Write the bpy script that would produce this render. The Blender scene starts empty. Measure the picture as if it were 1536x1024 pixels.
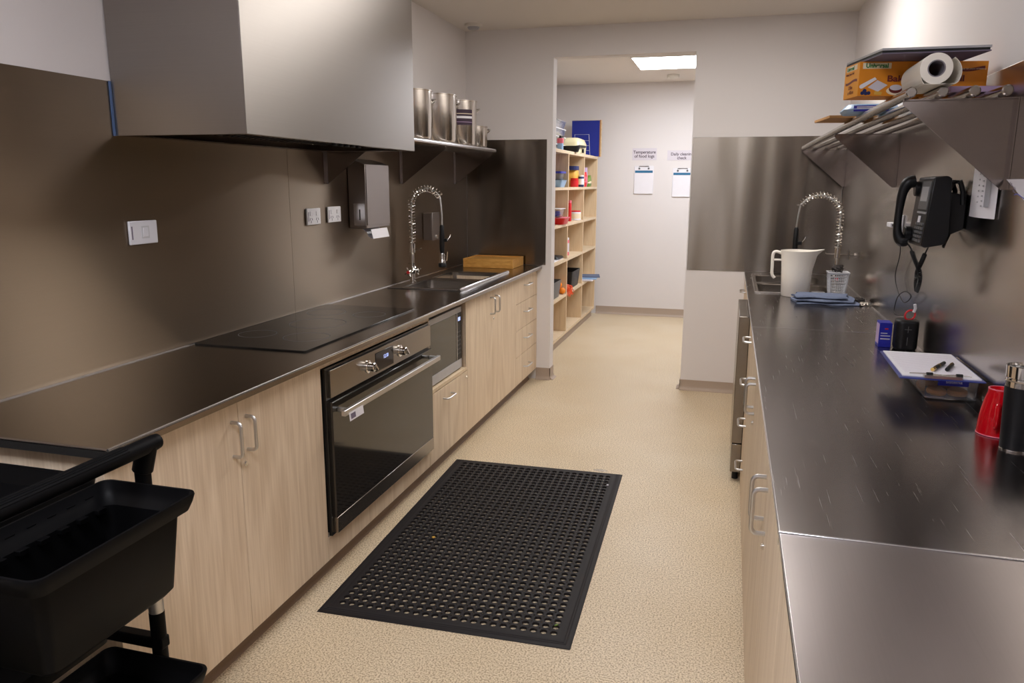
import bpy, bmesh, math, random
from mathutils import Vector, Matrix
random.seed(7)
S = bpy.context.scene
COL = S.collection
PI = math.pi

# ------------------------------------------------------------------ camera
YAW, PIT, ROL, FPX = 0.2752, 0.2035, 0.0035, 1147.1
cam_data = bpy.data.cameras.new('camera'); cam = bpy.data.objects.new('camera', cam_data); COL.objects.link(cam)
cam_data.sensor_width = 36; cam_data.lens = FPX / 1536 * 36; cam_data.clip_start = 0.02
F = Vector((-math.sin(YAW)*math.cos(PIT), math.cos(YAW)*math.cos(PIT), -math.sin(PIT)))
Rt = Vector((math.cos(YAW), math.sin(YAW), 0)); Up = Rt.cross(F)
R2 = math.cos(ROL)*Rt + math.sin(ROL)*Up; U2 = -math.sin(ROL)*Rt + math.cos(ROL)*Up
cam.matrix_world = Matrix(((R2.x, U2.x, -F.x, 0), (R2.y, U2.y, -F.y, 0), (R2.z, U2.z, -F.z, 1.48), (0, 0, 0, 1)))
S.camera = cam

# ------------------------------------------------------------------ world, exposure
w = bpy.data.worlds.new('world'); S.world = w; w.use_nodes = True
w.node_tree.nodes['Background'].inputs[0].default_value = (0.75, 0.78, 0.85, 1)
w.node_tree.nodes['Background'].inputs[1].default_value = 0.12
S.view_settings.view_transform = 'Standard'; S.view_settings.look = 'None'
S.view_settings.gamma = 1; S.view_settings.use_curve_mapping = False
S.view_settings.exposure = 0.30
LAMP_MAIN = (9.8, (1.0, 0.955, 0.91))      # strength, colour of the troffer over the aisle
LAMP_NEAR = (20, (0.95, 0.96, 1.05))
LAMP_PANTRY = (16, (0.96, 0.98, 1.03))

# ------------------------------------------------------------------ dimensions (metres)
XL, XR, YF, CE = -1.94, 0.706, 5.59, 2.562      # kitchen walls, partition, ceiling
XLC, XRC, ZC, ZS = -1.345, 0.1156, 0.881, 1.796 # worktop edges, worktop height, splashback top
DL, DR, DT = -1.277, -0.29, 2.36               # opening to the pantry
YP, YB = 8.77, -2.6
XPL, XPR = -1.97, 1.6
FL, FR = -1.382, 0.119                           # cabinet faces

# ------------------------------------------------------------------ materials
MATS = {}
def nt(name):
    m = bpy.data.materials.new(name); m.use_nodes = True
    n = m.node_tree; b = n.nodes['Principled BSDF']; MATS[name] = m
    return m, n, b
def plain(name, col, rough=0.5, metal=0.0, **kw):
    m, n, b = nt(name)
    # a faint procedural mottling keeps every surface from being perfectly even
    geo = n.nodes.new('ShaderNodeNewGeometry'); nz = n.nodes.new('ShaderNodeTexNoise'); nz.inputs['Scale'].default_value = kw.pop('nscale', 22)
    n.links.new(geo.outputs['Position'], nz.inputs['Vector'])
    mx = n.nodes.new('ShaderNodeMix'); mx.data_type = 'RGBA'; amt = kw.pop('amt', 0.06)
    mx.inputs[6].default_value = tuple(c*(1-amt) for c in col[:3]) + (1,); mx.inputs[7].default_value = tuple(min(1, c*(1+amt)) for c in col[:3]) + (1,)
    n.links.new(nz.outputs['Fac'], mx.inputs[0]); n.links.new(mx.outputs[2], b.inputs['Base Color'])
    b.inputs['Roughness'].default_value = rough; b.inputs['Metallic'].default_value = metal
    for k, v in kw.items(): b.inputs[k.replace('_', ' ')].default_value = v
    return m
def srgb(r, g, b):
    f = lambda c: ((c/255+0.055)/1.055)**2.4 if c > 10 else c/255/12.92
    return (f(r), f(g), f(b))
def bump(n, b, src, strength, dist=0.001):
    bp = n.nodes.new('ShaderNodeBump'); bp.inputs['Strength'].default_value = strength; bp.inputs['Distance'].default_value = dist
    n.links.new(src, bp.inputs['Height']); n.links.new(bp.outputs['Normal'], b.inputs['Normal']); return bp
def mapped(n, scale):
    geo = n.nodes.new('ShaderNodeNewGeometry'); mp = n.nodes.new('ShaderNodeMapping'); mp.inputs['Scale'].default_value = scale
    n.links.new(geo.outputs['Position'], mp.inputs['Vector']); return mp.outputs['Vector']
def steel(name, col, rough, tangent=(0, 0, 1), aniso=0.6, brush=(3, 3, 400), wav=None, wstr=0.3, scratch=False):
    m, n, b = nt(name)
    b.inputs['Metallic'].default_value = 1
    v = mapped(n, brush); nz = n.nodes.new('ShaderNodeTexNoise'); nz.inputs['Scale'].default_value = 1; nz.inputs['Detail'].default_value = 3
    n.links.new(v, nz.inputs['Vector'])
    rr = n.nodes.new('ShaderNodeMapRange'); rr.inputs['To Min'].default_value = rough*0.94; rr.inputs['To Max'].default_value = rough*1.06
    n.links.new(nz.outputs['Fac'], rr.inputs['Value']); n.links.new(rr.outputs['Result'], b.inputs['Roughness'])
    cr = n.nodes.new('ShaderNodeMix'); cr.data_type = 'RGBA'
    cr.inputs[6].default_value = tuple(c*0.96 for c in col) + (1,); cr.inputs[7].default_value = tuple(min(1, c*1.04) for c in col) + (1,)
    n.links.new(nz.outputs['Fac'], cr.inputs[0]); n.links.new(cr.outputs[2], b.inputs['Base Color'])
    if aniso:
        b.inputs['Anisotropic'].default_value = aniso
        t = n.nodes.new('ShaderNodeCombineXYZ')
        for i in range(3): t.inputs[i].default_value = tangent[i] + 0.03*(i+1)
        n.links.new(t.outputs[0], b.inputs['Tangent'])
    h = None
    if wav:
        v2 = mapped(n, wav); n2 = n.nodes.new('ShaderNodeTexNoise'); n2.inputs['Scale'].default_value = 1; n2.inputs['Detail'].default_value = 0
        n.links.new(v2, n2.inputs['Vector']); bump(n, b, n2.outputs['Fac'], wstr, 0.02)
    if scratch:
        v3 = n.nodes.new('ShaderNodeNewGeometry'); mp = n.nodes.new('ShaderNodeMapping'); mp.inputs['Rotation'].default_value = (0, 0, 0.55); mp.inputs['Scale'].default_value = (240, 5, 1)
        n.links.new(v3.outputs['Position'], mp.inputs['Vector'])
        n3 = n.nodes.new('ShaderNodeTexNoise'); n3.inputs['Scale'].default_value = 1; n3.inputs['Detail'].default_value = 4
        n.links.new(mp.outputs['Vector'], n3.inputs['Vector'])
        r3 = n.nodes.new('ShaderNodeMapRange'); r3.inputs['From Min'].default_value = 0.62; r3.inputs['From Max'].default_value = 0.72
        r3.inputs['To Max'].default_value = 0.08
        n.links.new(n3.outputs['Fac'], r3.inputs['Value'])
        ad = n.nodes.new('ShaderNodeMath'); ad.operation = 'ADD'; n.links.new(rr.outputs['Result'], ad.inputs[0]); n.links.new(r3.outputs['Result'], ad.inputs[1])
        n.links.new(ad.outputs[0], b.inputs['Roughness'])
    return m
def wood(name, dark, light, grain=(6, 6, 0.9), rough=0.45):
    m, n, b = nt(name)
    v = mapped(n, grain)
    nz = n.nodes.new('ShaderNodeTexNoise'); nz.inputs['Scale'].default_value = 0.55; nz.inputs['Detail'].default_value = 2; nz.inputs['Distortion'].default_value = 0.6
    n.links.new(v, nz.inputs['Vector'])
    mu = n.nodes.new('ShaderNodeMath'); mu.operation = 'MULTIPLY'; mu.inputs[1].default_value = 60; n.links.new(nz.outputs['Fac'], mu.inputs[0])
    sn = n.nodes.new('ShaderNodeMath'); sn.operation = 'SINE'; n.links.new(mu.outputs[0], sn.inputs[0])
    v2 = mapped(n, (grain[0]*22, grain[1]*22, grain[2]*6)); f = n.nodes.new('ShaderNodeTexNoise'); f.inputs['Scale'].default_value = 1; f.inputs['Detail'].default_value = 2
    n.links.new(v2, f.inputs['Vector'])
    a = n.nodes.new('ShaderNodeMath'); a.operation = 'MULTIPLY_ADD'; a.inputs[1].default_value = 0.12; n.links.new(sn.outputs[0], a.inputs[0]); n.links.new(f.outputs['Fac'], a.inputs[2])
    cr = n.nodes.new('ShaderNodeValToRGB'); cr.color_ramp.elements[0].position = 0.15; cr.color_ramp.elements[1].position = 0.85
    cr.color_ramp.elements[0].color = dark + (1,); cr.color_ramp.elements[1].color = light + (1,)
    n.links.new(a.outputs[0], cr.inputs[0]); n.links.new(cr.outputs[0], b.inputs['Base Color'])
    b.inputs['Roughness'].default_value = rough; b.inputs['Specular IOR Level'].default_value = 0.3
    return m
def emit(name, col, strength):
    m, n, b = nt(name)
    b.inputs['Base Color'].default_value = (0.8, 0.8, 0.8, 1)
    b.inputs['Emission Color'].default_value = tuple(col) + (1,); b.inputs['Emission Strength'].default_value = strength
    return m

def floor_mat():
    m, n, b = nt('speckled_vinyl')
    v = mapped(n, (1, 1, 1))
    vo = n.nodes.new('ShaderNodeTexNoise'); vo.inputs['Scale'].default_value = 170; vo.inputs['Detail'].default_value = 1
    n.links.new(v, vo.inputs['Vector'])
    cr = n.nodes.new('ShaderNodeValToRGB'); e = cr.color_ramp.elements
    e[0].position = 0.36; e[0].color = srgb(166, 147, 121) + (1,); e[1].position = 0.62; e[1].color = srgb(228, 212, 184) + (1,)
    k = cr.color_ramp.elements.new(0.46); k.color = srgb(205, 187, 158) + (1,)
    n.links.new(vo.outputs['Fac'], cr.inputs[0])
    big = n.nodes.new('ShaderNodeTexNoise'); big.inputs['Scale'].default_value = 2.3; big.inputs['Detail'].default_value = 3; n.links.new(v, big.inputs['Vector'])
    mx = n.nodes.new('ShaderNodeMix'); mx.data_type = 'RGBA'; mx.blend_type = 'MULTIPLY'; mx.inputs[0].default_value = 1
    c2 = n.nodes.new('ShaderNodeValToRGB'); c2.color_ramp.elements[0].position = .3; c2.color_ramp.elements[1].position = .7
    c2.color_ramp.elements[0].color = (0.93, 0.90, 0.84, 1); c2.color_ramp.elements[1].color = (1, 1, 1, 1)
    n.links.new(big.outputs['Fac'], c2.inputs[0]); n.links.new(cr.outputs[0], mx.inputs[6]); n.links.new(c2.outputs[0], mx.inputs[7])
    n.links.new(mx.outputs[2], b.inputs['Base Color']); b.inputs['Roughness'].default_value = 0.42
    bump(n, b, vo.outputs['Fac'], 0.15, 0.0006)
floor_mat()
def wallp(name, c, amt=0.015):
    m = plain(name, c, 0.7, amt=amt, nscale=3); n = m.node_tree; b = n.nodes['Principled BSDF']
    v = mapped(n, (1, 1, 1)); nz = n.nodes.new('ShaderNodeTexNoise'); nz.inputs['Scale'].default_value = 240; n.links.new(v, nz.inputs['Vector']); bump(n, b, nz.outputs['Fac'], 0.08, 0.001)
wallp('wall_paint', srgb(223, 218, 217)); wallp('ceiling_paint', srgb(224, 217, 210))
plain('skirting_vinyl', srgb(172, 154, 138), 0.5, amt=0.14, nscale=260)
SC = (0.40, 0.365, 0.33)
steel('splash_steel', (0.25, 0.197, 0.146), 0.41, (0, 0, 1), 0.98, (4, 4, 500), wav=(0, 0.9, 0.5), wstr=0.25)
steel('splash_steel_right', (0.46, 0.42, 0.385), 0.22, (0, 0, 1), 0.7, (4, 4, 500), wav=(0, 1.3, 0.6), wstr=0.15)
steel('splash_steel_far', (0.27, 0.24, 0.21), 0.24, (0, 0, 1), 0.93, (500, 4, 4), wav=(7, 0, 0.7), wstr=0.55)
steel('hood_steel', (0.33, 0.305, 0.285), 0.36, (0, 0, 1), 0.75, (2, 2, 300), wav=(0.8, 0.8, 0.6), wstr=0.2)
steel('bench_steel', (0.34, 0.30, 0.265), 0.22, (0, 1, 0), 0.0, (500, 4, 4), wav=(1.2, 1.2, 0), wstr=0.06)
steel('bench_steel_near', (0.42, 0.385, 0.38), 0.31, (0, 1, 0), 0.0, (500, 4, 4), wav=(1.4, 1.4, 0), wstr=0.08, scratch=True)
steel('bench_steel_right', (0.29, 0.265, 0.26), 0.22, (0, 1, 0), 0.0, (500, 4, 4), wav=(1.4, 1.4, 0), wstr=0.08, scratch=True)
steel('brushed_steel', SC, 0.24, (0, 0, 1), 0.3, (2, 2, 300))
steel('bracket_steel', (0.36, 0.32, 0.30), 0.16, (0, 0, 1), 0.6, (2, 2, 300))
steel('sink_steel', (0.42, 0.39, 0.36), 0.25, (0, 0, 1), 0.0, (60, 60, 60))
steel('pot_steel', (0.66, 0.61, 0.55), 0.2, (0, 0, 1), 0.5, (3, 3, 260))
steel('dispenser_steel', (0.34, 0.31, 0.30), 0.33, (0, 0, 1), 0.4, (3, 3, 400))
steel('appliance_steel', (0.30, 0.27, 0.24), 0.25, (0, 0, 1), 0.3, (3, 3, 400))
plain('chrome', (0.78, 0.76, 0.73), 0.08, 1.0, amt=0.02)
plain('satin_handle', (0.62, 0.61, 0.60), 0.35, 1.0, amt=0.04)
plain('bright_edge', (0.75, 0.75, 0.78), 0.22, 1.0, amt=0.02)
plain('blue_film', srgb(74, 98, 140), 0.3)
wood('birch_laminate', srgb(206, 183, 155), srgb(232, 213, 188))
wood('birch_light', srgb(206, 182, 150), srgb(228, 208, 178), (1.4, 9, 9))
wood('pale_ply', srgb(212, 184, 148), srgb(232, 208, 174), (6, 6, 1.0))
wood('bamboo', srgb(186, 130, 60), srgb(222, 170, 92), (1.2, 14, 14))
plain('dark_gap', (0.012, 0.011, 0.010), 0.6)
plain('black_glass', (0.012, 0.011, 0.010), 0.06, Specular_IOR_Level=0.6)
plain('oven_glass', (0.016, 0.013, 0.010), 0.07, Specular_IOR_Level=0.75)
plain('black_plastic', (0.006, 0.006, 0.007), 0.42, Specular_IOR_Level=0.35)
plain('trolley_black', (0.003, 0.003, 0.0035), 0.5, amt=0.15, Specular_IOR_Level=0.1)
plain('shaded_kick_vinyl', srgb(128, 106, 86), 0.5, amt=0.14, nscale=260)  # darker vinyl tone with the shade of the toe recess painted in
plain('clipboard_blue', srgb(44, 56, 130), 0.35)
plain('rubber_mat', (0.012, 0.010, 0.011), 0.6, Specular_IOR_Level=0.28, amt=0.2, nscale=60)
plain('white_plastic', srgb(226, 226, 232), 0.35, amt=0.02)
plain('silver_plastic', srgb(176, 176, 180), 0.35, 0.2)
plain('grey_plastic', srgb(96, 96, 98), 0.45)
plain('paper_white', srgb(232, 230, 236), 0.7, amt=0.02)
plain('paper_lilac', srgb(214, 208, 216), 0.7, amt=0.02)
plain('ink_grey', srgb(110, 100, 120), 0.7)
plain('ink_dark', srgb(60, 42, 60), 0.7)
plain('teal_print', srgb(38, 106, 146), 0.5)
plain('navy_card', srgb(16, 36, 140), 0.55)
plain('royal_blue', srgb(26, 34, 160), 0.4)
plain('orange_card', srgb(226, 140, 20), 0.5, amt=0.10, nscale=14)
plain('orange_card_end', srgb(240, 160, 24), 0.5, amt=0.04)
plain('cream_print', srgb(236, 220, 190), 0.6)
plain('green_print', srgb(44, 120, 50), 0.6)
plain('maroon_print', srgb(110, 36, 30), 0.6)
plain('lavender_card', srgb(186, 160, 196), 0.6)
plain('brown_card', srgb(168, 122, 70), 0.7)
plain('roll_paper', srgb(240, 234, 222), 0.6, amt=0.02)
plain('core_grey', srgb(130, 124, 130), 0.6)
plain('red_ceramic', srgb(186, 8, 22), 0.08, amt=0.03)
plain('red_plastic', srgb(206, 26, 30), 0.35)
plain('red_cord', srgb(214, 30, 40), 0.5)
plain('orange_fruit', srgb(245, 140, 24), 0.5)
plain('orange_net', srgb(235, 84, 30), 0.5)
plain('blue_cloth', srgb(96, 106, 130), 0.9, amt=0.25, nscale=120)
plain('dark_blue', srgb(22, 36, 92), 0.5)
plain('pack_blue', srgb(150, 184, 220), 0.35)
plain('cream_enamel', srgb(236, 224, 180), 0.25)
plain('gold', (0.8, 0.55, 0.18), 0.2, 1.0)
plain('biscuit', srgb(206, 140, 66), 0.8, amt=0.35, nscale=180)
plain('scrub_dark', srgb(56, 50, 48), 0.7, amt=0.4, nscale=200)
plain('pink_plastic', srgb(226, 110, 130), 0.4)
plain('green_pack', srgb(110, 140, 50), 0.4)
plain('light_frame', srgb(220, 216, 208), 0.5)
plain('jug_plastic', srgb(246, 240, 230), 0.32, amt=0.02, Transmission_Weight=0.08, Subsurface_Weight=0.0)
plain('clear_plastic', srgb(248, 249, 252), 0.05, amt=0.01, Transmission_Weight=0.94, IOR=1.12)
plain('basket_grey', srgb(206, 206, 210), 0.4)
plain('amber', srgb(220, 170, 70), 0.5)
emit('lamp_main', LAMP_MAIN[1], LAMP_MAIN[0]); emit('lamp_near', LAMP_NEAR[1], LAMP_NEAR[0]); emit('lamp_pantry', LAMP_PANTRY[1], LAMP_PANTRY[0])
emit('display_blue', (0.25, 0.4, 1.0), 0.9)

# ------------------------------------------------------------------ mesh helpers
class MB:
    def __init__(s): s.bm = bmesh.new()
    def box(s, x0, x1, y0, y1, z0, z1):
        v = [s.bm.verts.new((x, y, z)) for x in (x0, x1) for y in (y0, y1) for z in (z0, z1)]
        for f in ((0,1,3,2), (4,6,7,5), (0,4,5,1), (2,3,7,6), (0,2,6,4), (1,5,7,3)): s.bm.faces.new([v[i] for i in f])
        return s
    def obox(s, c, ax, ay, az, hx, hy, hz):     # oriented box: centre, axes, half sizes
        c = Vector(c); ax, ay, az = Vector(ax).normalized(), Vector(ay).normalized(), Vector(az).normalized()
        v = [s.bm.verts.new(c + ax*(i*hx) + ay*(j*hy) + az*(k*hz)) for i in (-1, 1) for j in (-1, 1) for k in (-1, 1)]
        for f in ((0,1,3,2), (4,6,7,5), (0,4,5,1), (2,3,7,6), (0,2,6,4), (1,5,7,3)): s.bm.faces.new([v[i] for i in f])
        return s
    def tube(s, pts, r, seg=10, cap=True, closed=False):
        pts = [Vector(p) for p in pts]; n = len(pts); rings = []; up = None
        for i, p in enumerate(pts):
            if closed: t = (pts[(i+1) % n] - pts[i-1]).normalized()
            else: t = (pts[min(i+1, n-1)] - pts[max(i-1, 0)]).normalized()
            if up is None:
                up = Vector((0, 0, 1)) if abs(t.z) < 0.9 else Vector((1, 0, 0))
            a = t.cross(up).normalized(); up = a.cross(t).normalized()
            rr = r[i] if isinstance(r, (list, tuple)) else r
            rings.append([s.bm.verts.new(p + (a*math.cos(2*PI*k/seg) + up*math.sin(2*PI*k/seg))*rr) for k in range(seg)])
        m = n if closed else n-1
        for i in range(m):
            A, B = rings[i], rings[(i+1) % n]
            for k in range(seg): s.bm.faces.new((A[k], A[(k+1) % seg], B[(k+1) % seg], B[k]))
        if cap and not closed: s.bm.faces.new(rings[0][::-1]); s.bm.faces.new(rings[-1])
        return s
    def cyl(s, p0, p1, r, seg=20, r1=None): return s.tube([p0, p1], [r, r if r1 is None else r1], seg)
    def lathe(s, prof, c, seg=28, axis='z', sx=1, sy=1, close=False):
        rings = []
        for (r, h) in prof:
            ring = []
            for k in range(seg):
                a = 2*PI*k/seg; p = (r*math.cos(a)*sx, r*math.sin(a)*sy, h)
                if axis == 'y': p = (p[0], p[2], p[1])
                if axis == 'x': p = (p[2], p[0], p[1])
                ring.append(s.bm.verts.new(Vector(c) + Vector(p)))
            rings.append(ring)
        for A, B in zip(rings, rings[1:]):
            for k in range(seg): s.bm.faces.new((A[k], A[(k+1) % seg], B[(k+1) % seg], B[k]))
        if close:
            A, B = rings[-1], rings[0]
            for k in range(seg): s.bm.faces.new((A[k], A[(k+1) % seg], B[(k+1) % seg], B[k]))
        else:
            if prof[0][0] > 1e-6: s.bm.faces.new(rings[0][::-1])
            if prof[-1][0] > 1e-6: s.bm.faces.new(rings[-1])
        return s
    def prism(s, poly, vec):        # polygon of 3-D points pushed along vec
        a = [s.bm.verts.new(Vector(p)) for p in poly]; b = [s.bm.verts.new(Vector(p) + Vector(vec)) for p in poly]; n = len(a)
        s.bm.faces.new(a[::-1]); s.bm.faces.new(b)
        for i in range(n): s.bm.faces.new((a[i], a[(i+1) % n], b[(i+1) % n], b[i]))
        return s
    def loft(s, rings, cap0=True, cap1=True):
        R = [[s.bm.verts.new(Vector(p)) for p in r] for r in rings]; n = len(R[0])
        for A, B in zip(R, R[1:]):
            for k in range(n): s.bm.faces.new((A[k], A[(k+1) % n], B[(k+1) % n], B[k]))
        if cap0: s.bm.faces.new(R[0][::-1])
        if cap1: s.bm.faces.new(R[-1])
        return s
    def quad(s, *p): s.bm.faces.new([s.bm.verts.new(Vector(q)) for q in p]); return s

def rrect(cx, cy, hx, hy, r, z, n=4):
    out = []
    for qx, qy, a0 in ((1, 1, 0), (-1, 1, 90), (-1, -1, 180), (1, -1, 270)):
        for i in range(n+1):
            a = math.radians(a0 + 90*i/n); out.append((cx + qx*(hx-r) + r*math.cos(a), cy + qy*(hy-r) + r*math.sin(a), z))
    return out

def tag(o, label, cat=None, group=None, kind=None):
    o['label'] = label
    if cat: o['category'] = cat
    if group: o['group'] = group
    if kind: o['kind'] = kind
    return o
def obj(name, mb, mat, parent=None, bevel=0, smooth=True, angle=35, seg=2, label=None):
    bm = mb.bm; bmesh.ops.remove_doubles(bm, verts=bm.verts, dist=1e-6); bmesh.ops.recalc_face_normals(bm, faces=bm.faces)
    me = bpy.data.meshes.new(name); bm.to_mesh(me); bm.free()
    if smooth:
        for p in me.polygons: p.use_smooth = True
        me.set_sharp_from_angle(angle=math.radians(angle))
    me.materials.append(MATS[mat])
    o = bpy.data.objects.new(name, me); COL.objects.link(o)
    if parent is not None:
        o.parent = parent; g = parent; off = Vector((0, 0, 0)); 
        while g is not None: off += g.location; g = g.parent
        me.transform(Matrix.Translation(-off))
    if bevel:
        b = o.modifiers.new('bevel', 'BEVEL'); b.width = bevel; b.segments = seg; b.limit_method = 'ANGLE'; b.angle_limit = math.radians(40)
    if label: o['label'] = label
    return o
def thing(name, label, cat, loc, group=None):
    o = bpy.data.objects.new(name, None); COL.objects.link(o); o.location = loc; o.empty_display_size = 0.05
    return tag(o, label, cat, group)
def single(name, mb, mat, label, cat, group=None, **kw): return tag(obj(name, mb, mat, **kw), label, cat, group)
def struct(name, mb, mat, label, **kw): return tag(obj(name, mb, mat, **kw), label, None, None, 'structure')
def dup(root, delta, label, group=None):
    r = root.copy(); COL.objects.link(r); r.location = root.location + Vector(delta); r['label'] = label
    if group: r['group'] = group
    def rec(src, dst):
        for ch in [c for c in bpy.data.objects if c.parent == src]:
            c = ch.copy(); COL.objects.link(c); c.parent = dst; rec(ch, c)
    rec(root, r); return r
def text(name, s, size, mat, parent, o, xd, yd, depth=0.0004, align='LEFT', bold=0.0, width=None):
    cu = bpy.data.curves.new(name, 'FONT'); cu.body = s; cu.size = size; cu.align_x = align; cu.extrude = depth; cu.offset = bold; cu.space_line = 0.95
    t = bpy.data.objects.new('tmp', cu); COL.objects.link(t); bpy.context.view_layer.update()
    me = bpy.data.meshes.new_from_object(t.evaluated_get(bpy.context.evaluated_depsgraph_get())); bpy.data.objects.remove(t)
    xd, yd = Vector(xd).normalized(), Vector(yd).normalized(); zd = xd.cross(yd)
    if width:
        xs = [v.co.x for v in me.vertices]; k = width/(max(xs)-min(xs)); me.transform(Matrix.Diagonal((k, 1, 1, 1)))
    me.transform(Matrix(((xd.x, yd.x, zd.x, o[0]), (xd.y, yd.y, zd.y, o[1]), (xd.z, yd.z, zd.z, o[2]), (0, 0, 0, 1))))
    me.materials.clear(); me.materials.append(MATS[mat])
    ob = bpy.data.objects.new(name, me); COL.objects.link(ob); ob.parent = parent
    off = Vector((0, 0, 0)); g = parent
    while g is not None: off += g.location; g = g.parent
    me.transform(Matrix.Translation(-off)); return ob
def arc(c, r, a0, a1, n, u, v):
    c, u, v = Vector(c), Vector(u), Vector(v)
    return [c + u*(r*math.cos(a0+(a1-a0)*i/n)) + v*(r*math.sin(a0+(a1-a0)*i/n)) for i in range(n+1)]
def smoothpath(pts, n=6):       # Catmull-Rom
    P = [Vector(p) for p in pts]; P = [P[0]*2-P[1]] + P + [P[-1]*2-P[-2]]; out = []
    for i in range(1, len(P)-2):
        for k in range(n):
            t = k/n; a, b, c, d = P[i-1], P[i], P[i+1], P[i+2]
            out.append(0.5*((2*b)+(c-a)*t+(2*a-5*b+4*c-d)*t*t+(3*b-a-3*c+d)*t**3))
    out.append(P[-2]); return out

# ================================================================== SETTING
struct('floor', MB().box(XPL-0.1, XPR+0.1, YB-0.1, YP+0.1, -0.1, 0), 'speckled_vinyl', 'beige speckled vinyl floor of kitchen and pantry')
struct('ceiling', MB().box(XPL-0.1, XPR+0.1, YB-0.1, YP+0.1, CE, CE+0.1), 'ceiling_paint', 'plain painted ceiling')
struct('wall_left', MB().box(XL-0.1, XL, YB, YF, 0, CE), 'wall_paint', 'painted wall behind the left bench and rangehood')
struct('wall_right', MB().box(XR, XR+0.1, YB, YF, 0, CE), 'wall_paint', 'painted wall behind the right bench')
struct('wall_back', MB().box(XL-0.1, XR+0.1, YB-0.1, YB, 0, CE), 'wall_paint', 'painted wall behind the camera')
TW = 0.11
struct('wall_partition', MB().box(XL-0.1, DL, YF, YF+TW, 0, CE).box(DR, XPR+0.1, YF, YF+TW, 0, CE).box(DL, DR, YF, YF+TW, DT, CE), 'wall_paint', 'painted partition wall with open doorway into pantry')
struct('wall_pantry_left', MB().box(XPL-0.1, XPL, YF+TW, YP, 0, CE), 'wall_paint', 'pantry wall behind the cubby shelves')
struct('wall_pantry_right', MB().box(XPR, XPR+0.1, YF+TW, YP, 0, CE), 'wall_paint', 'right hand pantry wall out of sight')
struct('wall_pantry_far', MB().box(XPL-0.1, XPR+0.1, YP, YP+0.1, 0, CE), 'wall_paint', 'far pantry wall with notices')
# coved vinyl skirtings
def skirt(name, a, b, nrm, h=0.075, label='coved speckled vinyl skirting'):
    a, b, nrm = Vector((a[0], a[1], 0)), Vector((b[0], b[1], 0)), Vector((nrm[0], nrm[1], 0))
    prof = [(0, 0), (0.03, 0), (0.03, 0.002), (0.018, 0.006), (0.009, 0.014), (0.005, 0.028), (0.005, h), (0, h)]
    poly = [a + nrm*x + Vector((0, 0, z)) for x, z in prof]
    struct(name, MB().prism(poly, b-a), 'skirting_vinyl', label)
skirt('baseboard_pantry_far', (-1.46, YP), (XPR, YP), (0, -1), 0.09, 'coved speckled skirting along the far pantry wall')
skirt('baseboard_partition_left', (-1.385, YF), (DL+0.005, YF), (0, -1), 0.09, 'coved skirting at foot of the left doorway stub')
skirt('baseboard_jamb_left', (DL, YF-0.005), (DL, YF+TW+0.005), (1, 0), 0.09, 'coved skirting on the left doorway reveal')
skirt('baseboard_partition_right', (DR-0.005, YF), (0.14, YF), (0, -1), 0.075, 'coved skirting on the right doorway stub')
skirt('baseboard_jamb_right', (DR, YF-0.005), (DR, YF+TW+0.005), (-1, 0), 0.075, 'coved skirting on the right doorway reveal')
struct('baseboard_left', MB().prism([(-1.46, 1.37, 0), (-1.428, 1.37, 0), (-1.436, 1.37, 0.008), (-1.440, 1.37, 0.02), (-1.440, 1.37, 0.082), (-1.46, 1.37, 0.082)], (0, 4.19, 0)), 'shaded_kick_vinyl', 'brown vinyl kickboard under the left cabinets, colour darkened for recess shade')

# ================================================================== SPLASHBACKS (steel sheets)
def sheet(x0, x1, y0, y1, z0, z1, mat, label, group=None): 
    e = 0.0006
    return single('splashback_panel', MB().box(x0+e, x1-e, y0+e, y1-e, z0, z1), mat, label, 'splashback', group, bevel=0.0006)
T = 0.004
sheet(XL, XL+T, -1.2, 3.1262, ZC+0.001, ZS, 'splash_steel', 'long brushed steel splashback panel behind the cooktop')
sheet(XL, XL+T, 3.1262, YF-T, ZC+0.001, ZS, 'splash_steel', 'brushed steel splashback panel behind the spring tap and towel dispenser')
sheet(XL+T, -1.318, YF-T, YF, ZC+0.001, ZS, 'splash_steel_far', 'steel splashback panel on the partition, left of the doorway')
sheet(-0.283, XR-T, YF-T, YF, ZC+0.001, ZS, 'splash_steel_far', 'steel splashback panel on the partition, right of the doorway')
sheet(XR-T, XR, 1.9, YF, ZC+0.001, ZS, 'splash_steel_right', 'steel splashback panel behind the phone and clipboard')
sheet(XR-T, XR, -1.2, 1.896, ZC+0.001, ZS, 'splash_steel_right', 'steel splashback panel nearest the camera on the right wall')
single('film_strip', MB().box(XL+T, XL+0.008, 2.107, 2.115, 1.627, ZS), 'blue_film', 'thin blue film strip where rangehood meets the splashback', 'film')

# ================================================================== LEFT BENCH
def slab(x0, x1, y0, y1, holes):            # worktop with rectangular holes (sorted along y)
    mb = MB(); z0, z1 = ZC-0.024, ZC; y = y0
    for hx0, hx1, hy0, hy1 in holes:
        mb.box(x0, x1, y, hy0, z0, z1); mb.box(x0, hx0, hy0, hy1, z0, z1); mb.box(hx1, x1, hy0, hy1, z0, z1); y = hy1
    mb.box(x0, x1, y, y1, z0, z1); return mb
LH = [(-1.84, -1.50, 4.13, 4.52), (-1.84, -1.50, 4.60, 4.99)]
t = thing('benchtop', 'long stainless steel worktop carrying cooktop and twin sink', 'worktop', (-1.64, 3.4, ZC-0.024))
obj('top_sheet', slab(XL+T, XLC, 1.352, YF-T, LH), 'bench_steel', t)
obj('front_edge', MB().cyl((XLC, 1.352, ZC-0.004), (XLC, YF-T, ZC-0.004), 0.0045, 10), 'bright_edge', t)
obj('end_edge', MB().cyl((XL+T, 1.352, ZC-0.0035), (XLC, 1.352, ZC-0.0035), 0.0035, 10), 'bright_edge', t)
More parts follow.
